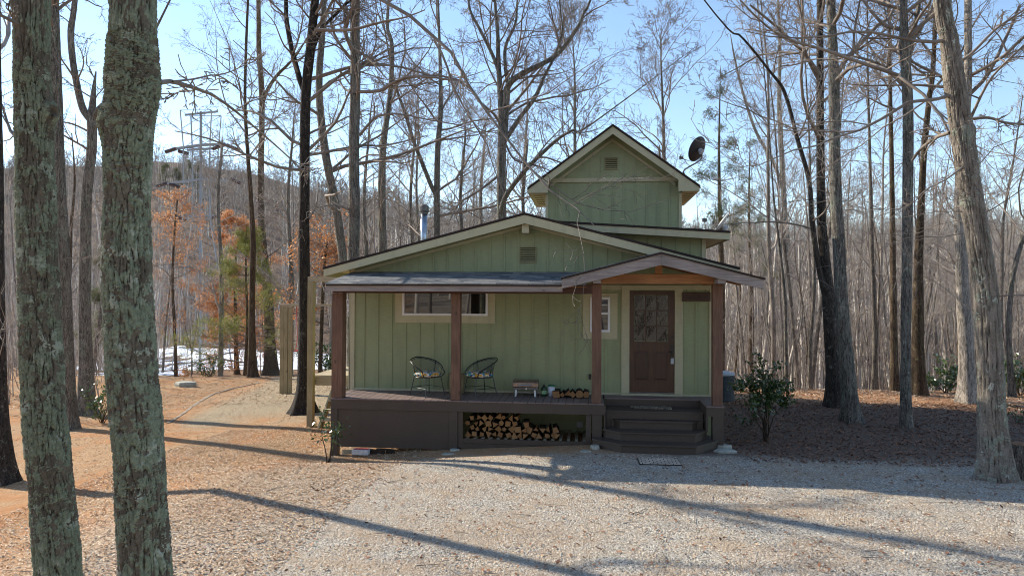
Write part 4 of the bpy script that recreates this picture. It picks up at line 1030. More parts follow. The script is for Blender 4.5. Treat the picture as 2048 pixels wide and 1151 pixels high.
# kindling bundle beneath the panel
q = ghit(727, 906)[0]; q = np.array([q[0], -1.28, terr(q[0], -1.28)])
kd = thing('kindling_bundle', 'white and red wrapped kindling bundle on the ground under the skirt panel', 'kindling bundle', tuple(q))
mb = MB(); mb.box(q[0]-.16, q[0]+.17, q[1]-.1, q[1]+.1, q[2]+.02, q[2]+.12); mb.build('wrapper', m_plain('printed_wrapper', (.62, .58, .55), .7, var=.2, scale=24), kd, bevel=.008)
box('wrapper_top', m_plain('red_print', (.55, .12, .10), .6, var=.6, scale=30), kd, q[0]-.14, q[0]+.15, q[1]-.07, q[1]+.09, q[2]+.1205, q[2]+.1225)
mb = MB()
for k in range(6): mb.bar((q[0]-.45+random.uniform(0, .1), q[1]-.09+k*.03, q[2]+.03+.02*(k % 3)), (q[0]-.16, q[1]-.08+k*.03, q[2]+.04+.025*(k % 3)), .02, .015)
mb.build('sticks', M['treatedX'], kd)
for k, (dx, s) in enumerate(((.30, 1.), (.50, .95))):
    o = log(q[0]+dx, q[1]+.05, q[2]+.07, ('split log lying right of the wrapped kindling bundle', 'second log right of the wrapped kindling bundle')[k], None, LM[(0, 4)[k]], rx=.8, sc=s); o.rotation_euler = (0, .8, 1.35)
# AC unit
p = ghit(1438, 800)[0]
ac = thing('air_conditioner', 'round grey air conditioner unit behind the right corner post', 'air conditioner', tuple(p))
z0 = float(terr(p[0], p[1])); MB().lathe((p[0], p[1], z0), [(.40, 0), (.40, .70), (.38, .71)], 28).build('grille', m_plain('dark_grille', (.028, .033, .036), .6, var=.3, scale=60), ac)
MB().lathe((p[0], p[1], z0+.711), [(.415, 0), (.415, .045), (.30, .06), (.28, .08), (.05, .09)], 28).build('cap', M['greyplastic'], ac)
mb = MB()
for k in range(20): mb.lathe((p[0], p[1], z0+.05+k*.032), [(.402, 0), (.406, .006), (.402, .012)], 28)
mb.build('louver_rings', m_plain('ring_paint', (.045, .052, .056), .6), ac)
# satellite dishes
def dish(label, c, n, rx, ry, mat, foot, lnb, bracket=True):
    c = np.array(c, float); n = np.array(n, float); n /= np.linalg.norm(n); s1 = np.cross(n, (0, 0, 1)); s1 /= np.linalg.norm(s1); s2 = np.cross(s1, n)
    t = thing('satellite_dish', label, 'satellite dish', tuple(foot))
    V = [c-n*.07]; f = []; N = 36; K = 5
    for k in range(1, K+1):
        q = k/K
        for j in range(N):
            a = 2*math.pi*j/N; V.append(c+s1*rx*q*math.cos(a)+s2*ry*q*math.sin(a)-n*.07*(1-q*q))
    f = [(0, 1+j, 1+(j+1) % N) for j in range(N)]+[(1+(k-1)*N+j, 1+k*N+j, 1+k*N+(j+1) % N, 1+(k-1)*N+(j+1) % N) for k in range(1, K) for j in range(N)]
    o = mk('reflector', V, f, mat, t, True); sm = o.modifiers.new('thickness', 'SOLIDIFY'); sm.thickness = .012
    mb = MB(); b0 = c-n*.10; mb.tube([b0-n*.0, b0-n*.10+s2*-.03], .07, 10); mb.bar(b0-n*.08-s2*.10, b0-n*.08+s2*.04, .10, .06)
    mb.build('bracket', M['greyplastic'], t)
    MB().tube(catmull([b0-n*.1-s2*.05, b0-n*.14-s2*.25, np.array(foot)+np.array([0, 0, .15]), foot], 10), .022, 8).build('mast', M['steeldk'], t)
    l = np.array(lnb, float); MB().tube(catmull([b0-s2*ry*.7, c-s2*ry*1.05+n*.15, l], 8), .012, 6).build('feed_arm', M['steeldk'], t)
    mb = MB(); mb.tube([l-n*.05+s2*.02, l+n*.05+s2*.02], .035, 10); mb.box(l[0]-.05, l[0]+.05, l[1]-.03, l[1]+.03, l[2]-.03, l[2]+.05); mb.build('receiver', M['steeldk'], t)
cD = onY(1394, 298, 5.2); lD = onY(1362, 316, 5.55); ft = onY(1369, 350, 5.0)
dish('dark satellite dish on a mast at the right slope of the tower roof', cD, (-.62, .62, .42), .33, .36, m_plain('dark_dish_paint', (.022, .020, .022), .6), ft, lD)
cD = onY(1440, 447, 2.2); lD = onY(1409, 441, 2.4); ft = onY(1434, 462, 2.2)
dish('pale grey satellite dish tilted on the lower flat roof', cD, (-.80, .05, .60), .27, .30, m_plain('pale_dish_paint', (.50, .50, .48), .5), ft, lD)
# side deck and pergola, left of the cabin
sdk = thing('side_deck', 'raised tan wooden side deck with tall corner posts left of the cabin', 'deck', (-6.6, 2.2, -.3))
a = onY(618, 750, 2.1)
mb = MB(); x = -6.85
yy = 2.1
while yy < 6.5: mb.box(-6.85, -5.14, yy, yy+.135, .80, .825); yy += .142
mb.build('floor_boards', M['treatedX'], sdk)
mb = MB(); mb.box(-6.90, -5.14, 2.06, 2.10, .58, .80); mb.box(-6.89, -6.85, 2.1, 6.5, .58, .798); mb.build('rim_board', M['treatedX'], sdk)
for (x, y) in ((-6.80, 2.0), (-6.80, 6.3), (-5.35, 2.2)):
    zb = float(terr(x, y)); box('post', M['treated'], sdk, x-.075, x+.075, y-.12, y+.03, zb-.1, 3.16 if x < -6 else .57, bevel=.005)
box('top_beam', M['treatedX'], sdk, -6.88, -5.2, 1.90, 2.03, 3.165, 3.28); box('top_beam', M['treated'], sdk, -6.87, -6.73, 2.04, 6.4, 3.165, 3.28)
mb = MB()
for k in range(4): mb.box(-6.25, -5.6, 1.2+.24*k+.0, 1.2+.24*k+.26, -.15+.2*k, -.11+.2*k)
mb.prism([(1.15, -.3), (2.05, .55), (2.05, .25), (1.4, -.35)], 'x', -6.3, -6.26); mb.prism([(1.15, -.3), (2.05, .55), (2.05, .25), (1.4, -.35)], 'x', -5.6, -5.56)
mb.build('stair', M['treatedX'], sdk)
# swing frame
pb = onZ(572, 770, -.35); Dd = float((pb-CAM)@fw)
sw = thing('swing_frame', 'tall frame of wide weathered boards with a red swing, beyond the dark tree', 'swing frame', tuple(pb))
ht = 158/F*Dd; wd = 25/F*Dd
mb = MB()
for k in range(3): mb.box(pb[0]-wd/2+k*wd/3, pb[0]-wd/2+(k+1)*wd/3-.012, pb[1]-.04-(k % 2)*.015, pb[1]+.04, pb[2]-.3, pb[2]+ht)
mb.build('board_post', M['treated'], sw)
mb = MB(); mb.box(pb[0]+2.0, pb[0]+2.15, pb[1]-.04, pb[1]+.1, pb[2]-.3, pb[2]+ht); mb.build('board_post', M['treated'], sw)
box('top_beam', M['treatedX'], sw, pb[0]-wd/2, pb[0]+2.2, pb[1]-.05, pb[1]+.08, pb[2]+ht+.001, pb[2]+ht+.08)
red = m_plain('red_rope', (.45, .03, .03), .5)
mb = MB()
for dx in (.36, .44, .62, .70): mb.tube([(pb[0]+dx, pb[1], pb[2]+ht), (pb[0]+dx+.02, pb[1]+.05, pb[2]+1.6), (pb[0]+dx-.02, pb[1], pb[2]+1.25)], .012, 5)
mb.box(pb[0]+.32, pb[0]+.74, pb[1]-.12, pb[1]+.14, pb[2]+1.2, pb[2]+1.24); mb.build('swing', red, sw)
# log at the right frame edge
p = ghit(2043, 958)[0]
lg = thing('wood_stump', 'cut grey stump standing behind the rightmost big trunk', 'stump', tuple(p))
MB().lathe((p[0]+.02, p[1]+.1, float(terr(p[0], p[1]))-.05), [(.20, 0), (.165, .12), (.16, .58)], 14).build('bark_side', M['bark_right'], lg, smooth=True)
MB().lathe((p[0]+.02, p[1]+.1, float(terr(p[0], p[1]))+.531), [(.155, 0), (.15, .005)], 14).build('cut_top', M['cut'], lg)

# transmission pylon
Dp = 80.
def PY(x, y): return wp(x, y, Dp)
b0 = PY(400, 745)
py = thing('power_pylon', 'grey steel lattice power pylon rising beyond the left trees', 'pylon', tuple(b0))
pm = m_plain('galvanised_lattice', (.26, .27, .28), .6, .2)
dn = fw*2.2
lt = MB()
def lv(y): return np.interp(y, [223, 300, 435, 588, 745], [31, 26, 26, 60, 92])*1.
ysx = [226, 262, 300, 335, 370, 402, 435, 485, 535, 588, 640, 695, 748]
for dz in (-1, 1):
    for s in (-1, 1):
        for y0, y1 in zip(ysx[:-1], ysx[1:]):
            k0, k1 = lv(y0), lv(y1)
            lt.bar(PY(402+s*k0, y0)+dn*dz*k0/31*.6, PY(402+s*k1, y1)+dn*dz*k1/31*.6, .11, .11)
            lt.bar(PY(402+s*k0, y0)+dn*dz*k0/31*.6, PY(402-s*k1, y1)+dn*dz*k1/31*.6, .05, .05)
        for y0 in ysx[::2]: lt.bar(PY(402-lv(y0), y0)+dn*dz*lv(y0)/31*.6, PY(402+lv(y0), y0)+dn*dz*lv(y0)/31*.6, .05, .05)
lt.bar(PY(402, 223), PY(400, 745), .22, .22); lt.bar(PY(370, 230), PY(436, 223), .2, .2)
lt.build('lattice', pm, py)
for (xa, ya, xb, yb, w) in ((353, 297, 402, 290, .35), (402, 290, 452, 288, .35), (375, 300, 425, 297, .3), (335, 367, 402, 358, .3), (402, 358, 465, 362, .3), (375, 437, 330, 430, .25), (375, 433, 448, 430, .25)):
    MB().bar(PY(xa, ya), PY(xb, yb), w, w*.7).build('cross_arm', pm, py)
glz = m_plain('insulator_glaze', (.05, .025, .02), .4)
for (xa, ya, xb, yb) in ((331, 304, 353, 297), (357, 302, 376, 307), (425, 298, 451, 288), (454, 290, 478, 301), (313, 373, 335, 366), (340, 368, 358, 374), (462, 358, 480, 366), (325, 438, 345, 432), (352, 434, 372, 439), (425, 436, 450, 428)):
    MB().tube([PY(xa, ya), PY(xb, yb)], .22, 7).build('insulator', glz, py)
# ------------------------------------------------------------------ named trees (photo pixels -> real trunks)
def Db(x, y): return ghit(x, y)[1]
px_tree('oak_tree', 'thick lichen covered trunk rising at the far left foreground, left of its larger twin', [(135, 1330), (118, 1151), (102, 960), (86, 780), (79, 600), (71, 400), (66, 200), (64, 0)], 4.7, [112, 101, 98, 95, 90, 84, 82, 80], 'bark_oak', H=14, n=(15, 6, 5, 3), crown_z=7.5, dense=dict(dz=.009, n=170, amp=.014, fur=(24, 3.0), knots=((4.25, 3.3, .07, .05), (5.0, .2, .05, .03)), flare=.1, lich=.2), sprouts=0, twig='twigdk',
        limbs=[([(60, 60), (30, 45), (0, 30), (-60, 0)], (9, 4), (4.7, 4.3))])
px_tree('oak_tree', 'thickest lichen covered foreground trunk with a knot where a limb leaves on its right', [(305, 1380), (291, 1151), (281, 960), (267, 780), (257, 600), (255, 400), (259, 250), (266, 165), (266, 80), (264, 0)], 4.15, [128, 109, 110, 111, 104, 100, 104, 120, 104, 98], 'bark_oak', H=14, n=(13, 6, 5, 3), crown_z=7.5, dense=dict(dz=.009, n=170, amp=.015, fur=(24, 3.0), knots=((4.03, 0.15, .10, .055), (2.75, 4.4, .07, .02)), flare=.1, lich=.3), sprouts=0, twig='twigdk',
        limbs=[([(318, 165), (345, 163), (375, 172), (418, 186), (455, 210), (490, 238), (545, 285), (600, 335)], (11, 2.5), (4.2, 6.2)), ([(345, 163), (390, 158), (430, 150), (460, 165), (500, 200)], (5, 1.5), (4.3, 5.5))])
px_tree('tree', 'dark trunk cut by the left frame edge, beside the shadowed leaf ground', [(14, 965), (2, 860), (-2, 780), (-5, 600), (-6, 400), (-9, 200), (-11, 0)], Db(14, 965), [50, 40, 37, 34, 32, 30, 28], 'bark_dark', H=17, n=(13, 6, 5, 3), crown_z=8.5, flare=.5, dD=.8)
px_tree('tree', 'grey trunk mostly hidden directly behind the leftmost foreground oak', [(140, 857), (132, 700), (124, 500), (115, 300), (110, 120), (106, 0)], Db(140, 857), [40, 34, 33, 30, 26, 24], 'bark_grey', 'twigdk', H=17, n=(15, 7, 6, 3), crown_z=6.5, dD=-.8)
px_tree('tree', 'forked grey tree standing between the two foreground oaks', [(172, 828), (172, 740), (169, 600), (173, 400), (183, 300), (184, 240)], Db(172, 828), [44, 33, 28, 24, 22, 22], 'bark_grey', 'twigdk', H=11, n=(7, 6, 5, 2), crown_z=7,
        sprouts=4, stems=[([(183, 242), (165, 215), (152, 160), (144, 110), (142, 60), (150, 0)], (15, 14, 13, 12, 12, 12, 10), (19.5, 19.5)), ([(185, 240), (196, 220), (212, 204), (240, 180), (270, 140)], (12, 10, 8, 7, 6), (19.5, 19.))])
px_tree('tree', 'dark straight trunk right of the swing frame with roots spreading left', [(606, 826), (609, 760), (609, 640), (608, 500), (609, 400), (611, 200), (621, 100), (630, 0)], Db(606, 826), [44, 30, 27, 25, 22, 21, 20, 18], 'bark_dark', 'twigdk', H=17, n=(18, 7, 6, 4), crown_z=4.5, flare=.8,
        stems=[([(610, 185), (600, 160), (584, 100), (573, 40), (572, 0)], (12, 11, 10, 9, 8), (17.3, 17.6)), ([(622, 110), (640, 62), (655, 45), (690, 10), (720, -30)], (9, 8, 6, 5, 4), (17.3, 17))],
        limbs=[([(630, -20), (700, -30), (764, 0), (814, 27), (868, 80), (917, 118), (933, 161), (950, 195), (990, 245), (1032, 300), (1075, 357), (1105, 384), (1140, 404), (1165, 430), (1190, 452)], (9, 1.4), (17.3, 13.5)),
               ([(868, 80), (890, 120), (905, 170), (940, 235), (975, 290), (985, 330), (1010, 390)], (6, 1.5), (15.4, 15.)),
               ([(633, 60), (700, 60), (760, 45), (810, 35), (850, 20)], (7, 2), (17.3, 16)), ([(608, 340), (560, 335), (505, 315), (455, 292), (410, 275), (350, 262)], (7, 2), (17.3, 15))])
px_tree('tree', 'leaning grey tree close behind the dark straight trunk, left of the porch', [(705, 790), (690, 560), (672, 420), (650, 300), (638, 174), (645, 60), (648, 0)], 22, [24, 20, 19, 17, 15, 13, 12], 'bark_grey', 'twigdk', H=19, n=(18, 7, 6, 3), crown_z=5.5)
px_tree('tree', 'straight mottled grey trunk rising behind the left end of the porch roof', [(705, 800), (706, 600), (708, 440), (708, 300), (711, 150), (710, 60), (711, 0)], 19.2, [28, 26, 25, 23, 22, 20, 18], 'bark_grey', 'twigdk', H=18, n=(17, 7, 6, 3), crown_z=5,
        limbs=[([(705, 100), (690, 60), (703, 20), (715, -20)], (10, 5), (19, 18)), ([(712, 183), (760, 182), (800, 158), (850, 153), (900, 160), (935, 165)], (7, 3), (19, 17)), ([(712, 100), (740, 120), (775, 160)], (6, 1.5), (19, 18)), ([(720, 270), (745, 240), (765, 230), (800, 228), (860, 240), (920, 250)], (6, 2), (19, 18)), ([(700, 420), (670, 410), (640, 414), (612, 425)], (4, 1.5), (19, 17.5))])
px_tree('tree', 'slim crooked grey tree just left of the stovepipe', [(758, 800), (762, 640), (765, 500), (763, 400), (767, 290), (780, 190), (784, 95), (775, 55), (777, 0)], 26, [22, 20, 18, 17, 14, 11, 9, 7, 5], 'bark_grey', 'twigdk', H=17, n=(19, 7, 6, 3), crown_z=6)
px_tree('tree', 'slender forked tree behind the stovepipe', [(875, 800), (875, 600), (874, 440), (875, 306), (881, 229), (881, 153), (878, 60), (876, 0)], 30, [16, 15, 13, 12, 10, 8, 6, 4], 'bark_grey', 'twigdk', H=20, n=(23, 8, 6, 3), crown_z=5,
        stems=[([(872, 390), (862, 370), (842, 320), (829, 287), (808, 220), (795, 183), (780, 120)], (9, 9, 8, 7, 6, 5, 4), (29.5, 29))])
px_tree('tree', 'broad branching grey tree between the stovepipe and the tower', [(1000, 800), (1003, 600), (1003, 436), (1003, 340), (1004, 268), (1001, 200), (997, 130), (995, 60), (990, 0)], 24, [26, 24, 20, 19, 18, 12, 10, 8, 6], 'bark_grey', 'twigdk', H=19, n=(17, 8, 7, 4), crown_z=9.5, lr=.3,
        stems=[([(1008, 270), (1013, 190), (1018, 170), (1040, 150), (1112, 111), (1154, 57), (1170, 20), (1181, 0)], (15, 14, 12, 11, 9, 7, 5, 5), (23.8, 23)), ([(1008, 285), (1040, 235), (1070, 195), (1090, 150), (1108, 115), (1125, 60), (1120, 10)], (10, 9, 8, 6, 5, 4, 3), (23.8, 23)),
               ([(998, 436), (1010, 395), (1032, 363), (1060, 330), (1093, 298), (1120, 275), (1147, 260), (1180, 250)], (11, 10, 9, 8, 7, 6, 4, 3), (24, 22)), ([(1000, 150), (985, 110), (960, 60), (940, 20), (935, -30)], (8, 7, 6, 5, 4), (24, 24)), ([(1016, 182), (1010, 100), (1030, 50), (1035, 0)], (8, 7, 5, 4), (24, 24))],
        limbs=[([(1000, 245), (985, 225), (950, 195), (935, 170), (900, 155), (860, 150), (815, 155), (760, 180), (700, 183)], (5.5, 1.5), (23.5, 20)), ([(998, 350), (960, 380), (920, 405), (900, 440)], (6, 2), (24, 23)), ([(1010, 285), (1030, 320), (1070, 330), (1110, 345)], (5, 1.5), (24, 24))])
px_tree('tree', 'straight brown trunk with orange leaves behind it, left of the swing frame', [(542, 749), (540, 680), (537, 608), (527, 500), (521, 400), (524, 208), (518, 100), (517, 0)], Db(542, 749), [34, 24, 20, 16, 14, 12, 11, 9], 'bark_brown', 'twigdk', H=20, n=(21, 8, 6, 3), crown_z=7, flare=.6,
        stems=[([(524, 210), (535, 180), (555, 150), (575, 130), (600, 100)], (8, 7, 6, 5, 3), (29, 29))])
px_tree('tree', 'thinner trunk next left of the straight brown trunk near the path', [(505, 753), (504, 640), (505, 540), (506, 480), (502, 400), (495, 300), (490, 200), (492, 100), (496, 0)], Db(505, 753), [20, 14, 13, 12, 10, 8, 7, 6, 5], 'bark_brown', 'twigdk', H=19, n=(17, 7, 6, 3), crown_z=8)
px_tree('oak_sapling', 'young oak with layered russet leaves in front of the pine by the path', [(474, 749), (472, 700), (471, 643), (470, 560), (473, 500), (478, 450)], Db(474, 749), [13, 9, 8, 6, 5, 3], 'bark_brown', 'twigdk', H=8.4, n=(37, 8, 5, 3), crown_z=1.6, lr=.78, trop=-.005, a=(65, 88), leaves=('oakleaf', .9, .15, 2))
px_tree('oak_sapling', 'young oak with russet leaves showing just right of the foreground trunk', [(352, 752), (350, 680), (345, 560), (350, 450), (355, 400)], Db(352, 752), [8, 7, 6, 4, 3], 'bark_brown', 'twigdk', H=9.6, n=(33, 8, 5, 3), crown_z=2.5, lr=.5, a=(65, 88), leaves=('oakleaf', .16, .14, 2))
px_tree('oak_sapling', 'russet leaved young oak behind the tall side deck posts', [(640, 730), (645, 600), (650, 520), (655, 480)], 31, [9, 8, 6, 4], 'bark_brown', 'twigdk', H=6.4, n=(23, 7, 5, 4), crown_z=1.8, lr=.55, a=(60, 85), leaves=('oakleaf', .11, .14, 2))
# right-hand yard trees
px_tree('tree', 'leaning grey trunk with pale lichen, second from the cabin in the shaded yard', [(1707, 843), (1700, 790), (1692, 702), (1683, 600), (1679, 500), (1672, 400), (1669, 300), (1668, 174), (1665, 80), (1662, 0)], Db(1707, 843), [46, 35, 30, 28, 27, 26, 25, 24, 21, 20], 'bark_grey', 'twigdk', H=18, n=(15, 7, 6, 4), crown_z=7.2, flare=.5)
px_tree('tree', 'blackish mossy trunk leaning beside the grey trunk right of the cabin', [(1669, 813), (1667, 740), (1661, 652), (1655, 576), (1648, 500), (1643, 434), (1641, 304), (1640, 174), (1640, 80), (1640, 0)], Db(1669, 813), [40, 32, 30, 26, 22, 20, 18, 16, 15, 14], 'bark_dark', 'twigdk', H=18, n=(17, 7, 6, 4), crown_z=6, flare=.4,
        stems=[([(1650, 590), (1643, 560), (1632, 500), (1624, 440), (1618, 360), (1596, 282), (1570, 187), (1540, 143), (1483, 74), (1440, 40)], (11, 11, 10, 10, 9, 8, 7, 5, 4, 3), (17.4, 17))],
        limbs=[([(1640, 150), (1610, 110), (1560, 60), (1500, 10)], (8, 4), (17.4, 17))])
px_tree('tree', 'slim upright trunk standing alone in the leaf litter of the shaded yard', [(1813, 854), (1811, 790), (1812, 700), (1813, 601), (1814, 500), (1815, 400), (1816, 217), (1809, 87), (1807, 0)], Db(1813, 854), [26, 24, 22, 22, 23, 24, 24, 22, 16], 'bark_grey', 'twigdk', H=18, n=(16, 7, 6, 4), crown_z=6.8, flare=.3,
        stems=[([(1818, 110), (1828, 60), (1836, 20), (1840, -20)], (10, 9, 8, 7), (14.9, 14.9))],
        limbs=[([(1806, 170), (1770, 135), (1730, 118), (1700, 112), (1660, 105)], (8, 2), (14.9, 14.5)), ([(1805, 60), (1770, 50), (1740, 20), (1720, -10)], (8, 4), (14.9, 15))])
px_tree('tree', 'brown trunk with orange bark patches behind the slim upright trunk', [(1840, 790), (1836, 700), (1836, 600), (1838, 500), (1843, 400), (1848, 304), (1858, 200), (1865, 152), (1870, 60), (1872, 0)], Db(1840, 790), [34, 28, 24, 20, 16, 14, 12, 11, 9, 8], 'bark_brown', 'twigdk', H=19, n=(19, 7, 6, 3), crown_z=7)
px_tree('tree', 'tall sunlit pale trunk just behind the big ridged trunk at the right', [(1936, 804), (1934, 740), (1930, 650), (1926, 600), (1922, 500), (1921, 400), (1930, 250), (1936, 150), (1936, 0)], Db(1936, 804), [46, 36, 33, 30, 27, 26, 20, 18, 16], 'bark_sunlit', 'twigdk', H=19, n=(18, 7, 6, 4), crown_z=8,
        limbs=[([(1938, 190), (1975, 150), (2010, 80), (2040, 10)], (9, 5), (18.4, 18)), ([(1935, 250), (1980, 160), (2048, 90)], (6, 3), (18.4, 17))])
px_tree('tree', 'biggest right-hand trunk with ridged bark and long limbs reaching left', [(1990, 956), (1987, 900), (1982, 803), (1979, 700), (1974, 601), (1960, 500), (1944, 400), (1935, 348), (1922, 260), (1911, 174), (1898, 80), (1884, 0)], Db(1990, 956), [82, 74, 63, 59, 56, 53, 51, 50, 47, 45, 41, 38], 'bark_ridge', 'twigdk', H=16, n=(11, 7, 6, 4), crown_z=8.6, dense=dict(dz=.016, n=110, amp=.026, knots=((5.6, 3.5, .12, .06), (4.4, 4.9, .12, .05)), flare=.32, fur=(42, 1.7), lich=-1.0, fa=.05, ca=.12),
        limbs=[([(1905, 80), (1860, 84), (1820, 80), (1770, 70), (1718, 61), (1674, 70), (1609, 76), (1544, 74), (1490, 62)], (7.5, 1.5), (10.7, 10)),
               ([(1912, 187), (1875, 198), (1818, 204), (1761, 239), (1720, 260), (1674, 274), (1630, 292), (1587, 300), (1518, 330), (1470, 335)], (8, 1.4), (10.7, 9.6)),
               ([(1900, 265), (1870, 276), (1840, 300), (1825, 320)], (8, 5), (10.8, 12)), ([(1930, 240), (1975, 235), (2010, 245), (2060, 250)], (7, 4), (10.8, 10.4)), ([(1905, 130), (1940, 110), (1990, 60), (2048, 20)], (8, 4), (10.8, 10.5)),
               ([(1545+250, 150), (1700, 118), (1650, 100), (1580, 80), (1530, 50), (1480, 0)], (7, 3), (11.5, 10)), ([(1930, 330), (1890, 360), (1850, 380), (1820, 410), (1760, 430)], (3.5, 1.2), (10.6, 9.8))])
px_tree('tree', 'slim forked trunk near the right frame edge behind the ridged trunk', [(2026, 806), (2020, 720), (2017, 652), (2022, 580), (2028, 540), (2046, 475), (2060, 430)], 20.5, [18, 14, 13, 12, 12, 11, 9], 'bark_grey', 'twigdk', H=16, n=(16, 7, 6, 3), crown_z=5)
px_tree('tree', 'grey tree at the wood edge behind the laurel bush', [(1590, 764), (1582, 700), (1577, 551), (1568, 400), (1563, 300), (1558, 200), (1560, 100), (1556, 0)], Db(1590, 764), [26, 16, 14, 12, 11, 9, 7, 5], 'bark_grey', 'twigdk', H=20, n=(21, 8, 6, 3), crown_z=7, flare=.6, stems=[([(1566, 380), (1545, 320), (1515, 270), (1490, 200), (1470, 120)], (8, 7, 6, 5, 4), (22.5, 22))])
px_tree('tree', 'wood edge trunk midway between the grey leaning trunk and the slim upright one', [(1790, 770), (1788, 700), (1787, 600), (1785, 450), (1783, 300), (1780, 150), (1778, 0)], 22, [20, 17, 15, 12, 10, 8, 6], 'bark_brown', 'twigdk', H=20, n=(19, 7, 6, 3), crown_z=9)
px_tree('tree', 'pale thin wood edge trunk right of the leaning grey trunk', [(1747, 784), (1750, 700), (1748, 600), (1744, 500), (1742, 400), (1738, 250), (1735, 100)], 22.5, [13, 11, 10, 9, 8, 6, 4], 'bark_right', 'twigdk', H=18, n=(17, 7, 6, 3), crown_z=8)
px_tree('tree', 'pale thin sunlit trunk left of the blackish trunk at the wood edge', [(1621, 774), (1620, 700), (1625, 630), (1629, 560), (1627, 480), (1622, 380)], 23, [10, 8, 8, 7, 6, 5], 'bark_right', 'twigdk', H=15, n=(15, 7, 6, 3), crown_z=6)
px_tree('tree', 'thin grey trunk rising through the laurel bush from the wood edge', [(1573, 783), (1572, 700), (1570, 600), (1560, 500), (1548, 400)], Db(1573, 783), [9, 8, 7, 6, 4], 'bark_right', 'twigdk', H=13, n=(13, 6, 6, 3), crown_z=5)
for x, Dm, hh, l in ((732, 32, 15, 'twiggy tree between the mottled trunk and the slim crooked one'), (825, 36, 16, 'twiggy spreading tree just left of the stovepipe top'), (925, 34, 14, 'small twiggy tree right of the slender forked tree'), (965, 42, 17, 'twiggy tree close left of the broad branching tree'), (1050, 38, 15, 'twiggy tree behind the left eave of the tower'), (580, 34, 15, 'twiggy tree rising beyond the swing frame'), (440, 40, 16, 'twiggy tree just right of the pylon')):
    px_tree('tree', l, [(x, 800), (x+3, 560), (x-4, 400), (x+5, 280)], Dm, [13, 10, 7, 5], 'bark_grey', 'twig', H=hh, n=(24, 8, 6, 3), crown_z=3.5, minr=.007, a=(28, 65), lr=.36, sides=10)
# young trees seen over the tower roof
px_tree('tree', 'thin twiggy tree showing between the tower gable and the dark dish', [(1330, 800), (1330, 500), (1328, 300), (1325, 200), (1322, 120)], 40, [12, 9, 7, 5, 3], 'bark_grey', 'twigdk', H=22, n=(29, 9, 6, 3), crown_z=8, minr=.008, a=(20, 45))
px_tree('tree', 'thin twiggy tree rising left of the tower gable', [(1160, 800), (1155, 500), (1150, 300), (1150, 200)], 40, [12, 9, 7, 5], 'bark_grey', 'twigdk', H=23, n=(29, 9, 6, 3), crown_z=8, minr=.008, a=(20, 45))

# ------------------------------------------------------------------ pines
def needles(P, n_per, L, spread, up=.25):
    p = np.repeat(P, n_per, axis=0)+R.normal(0, spread, (len(P)*n_per, 3)); N = len(p)
    d = nrm(R.normal(0, 1, (N, 3))+np.array([0, 0, up])); q = nrm(np.cross(d, R.normal(0, 1, (N, 3))))*L*.05
    s = (L*R.uniform(.7, 1.3, N))[:, None]
    V = np.stack([p-q, p+q, p+d*s], 1).reshape(-1, 3); return V, np.arange(3*N).reshape(-1, 3)
def pine(name, label, x, y, D, h, mat, z0=.12, n1=40, spread=.30, nper=26, L=.16, wfac=.26, gap=0., minr=.006, group=None):
    b = wp(x, y, D); b[2] = terr(b[0], b[1])-.1
    t = thing(name, label, 'pine', tuple(b), group)
    P = np.array([b, b+[.1, 0, h*.35], b+[-.05, .1, h*.7], b+[0, 0, h]]); C = catmull(P, 20); rr = np.linspace(h*.011+.02, .012, 20)
    V, Fc = trunk_mesh(C, rr, 12, .04, .3, .3); mk('trunk', V, Fc, M['bark_brown'], t, True)
    tt = np.sort(R.uniform(z0, .99, n1)); i = (tt*19).astype(int); S = C[i]
    th = R.uniform(0, 6.28, n1); Dd = np.stack([np.cos(th), np.sin(th), R.uniform(.05, .45, n1)], 1)
    Ln = h*wfac*(1.08-tt)*R.uniform(.7, 1.15, n1)+.15
    P1, R1 = grow(S, nrm(Dd), Ln, np.full(n1, .012)+Ln*.008, 7, .08, .03)
    S2, D2, L2, r2 = spawn(P1, R1, 8, .25+gap, 1., 30, 65, .45, .6, Ln, minr=minr)
    P2, R2 = grow(S2, D2, L2, r2, 4, .12, .04)
    V, Fc = join([tubes(P1, R1, 4), tubes(P2, R2, 3)]); mk('crown', V, Fc, M['twigdk'], t)
    tips = np.concatenate([P2[:, 2:].reshape(-1, 3), P1[:, -2:].reshape(-1, 3)])
    V, Fc = needles(tips, nper, L, spread*L*1.6); mk('foliage', V, Fc, M[mat], t)
    return t
pine('pine_tree', 'young bright green pine behind the russet oak left of the swing frame', 490, 740, 35, 8.0, 'pine', z0=.06, n1=48, wfac=.40, nper=11, L=.22)
pine('pine_tree', 'tall thin olive pine behind the satellite dishes', 1440, 800, 38, 19, 'pinefar', z0=.5, n1=34, wfac=.17, nper=5, L=.26, gap=.3)
pine('pine_tree', 'olive pine half hidden in the bare trees right of the tall one', 1500, 800, 46, 19, 'pinefar', z0=.45, n1=30, wfac=.16, nper=5, L=.26, gap=.3)
pine('pine_tree', 'dark pine in the wood between the two foreground oaks', 215, 700, 42, 9, 'pinefar', z0=.1, n1=44, wfac=.3, nper=16, L=.24)
gp = 'dark pines on top of the left hill'
for x, h in ((330, 15), (352, 13), (378, 15), (395, 14)):
    b = ghit(x, 372)[0]
    pine('pine_tree', 'dark pine standing on the crest of the hill behind the pylon', x, 372, 300, h*1.0, 'pinefar', z0=.3, n1=26, wfac=.25, nper=10, L=.7, minr=.04, group=gp)

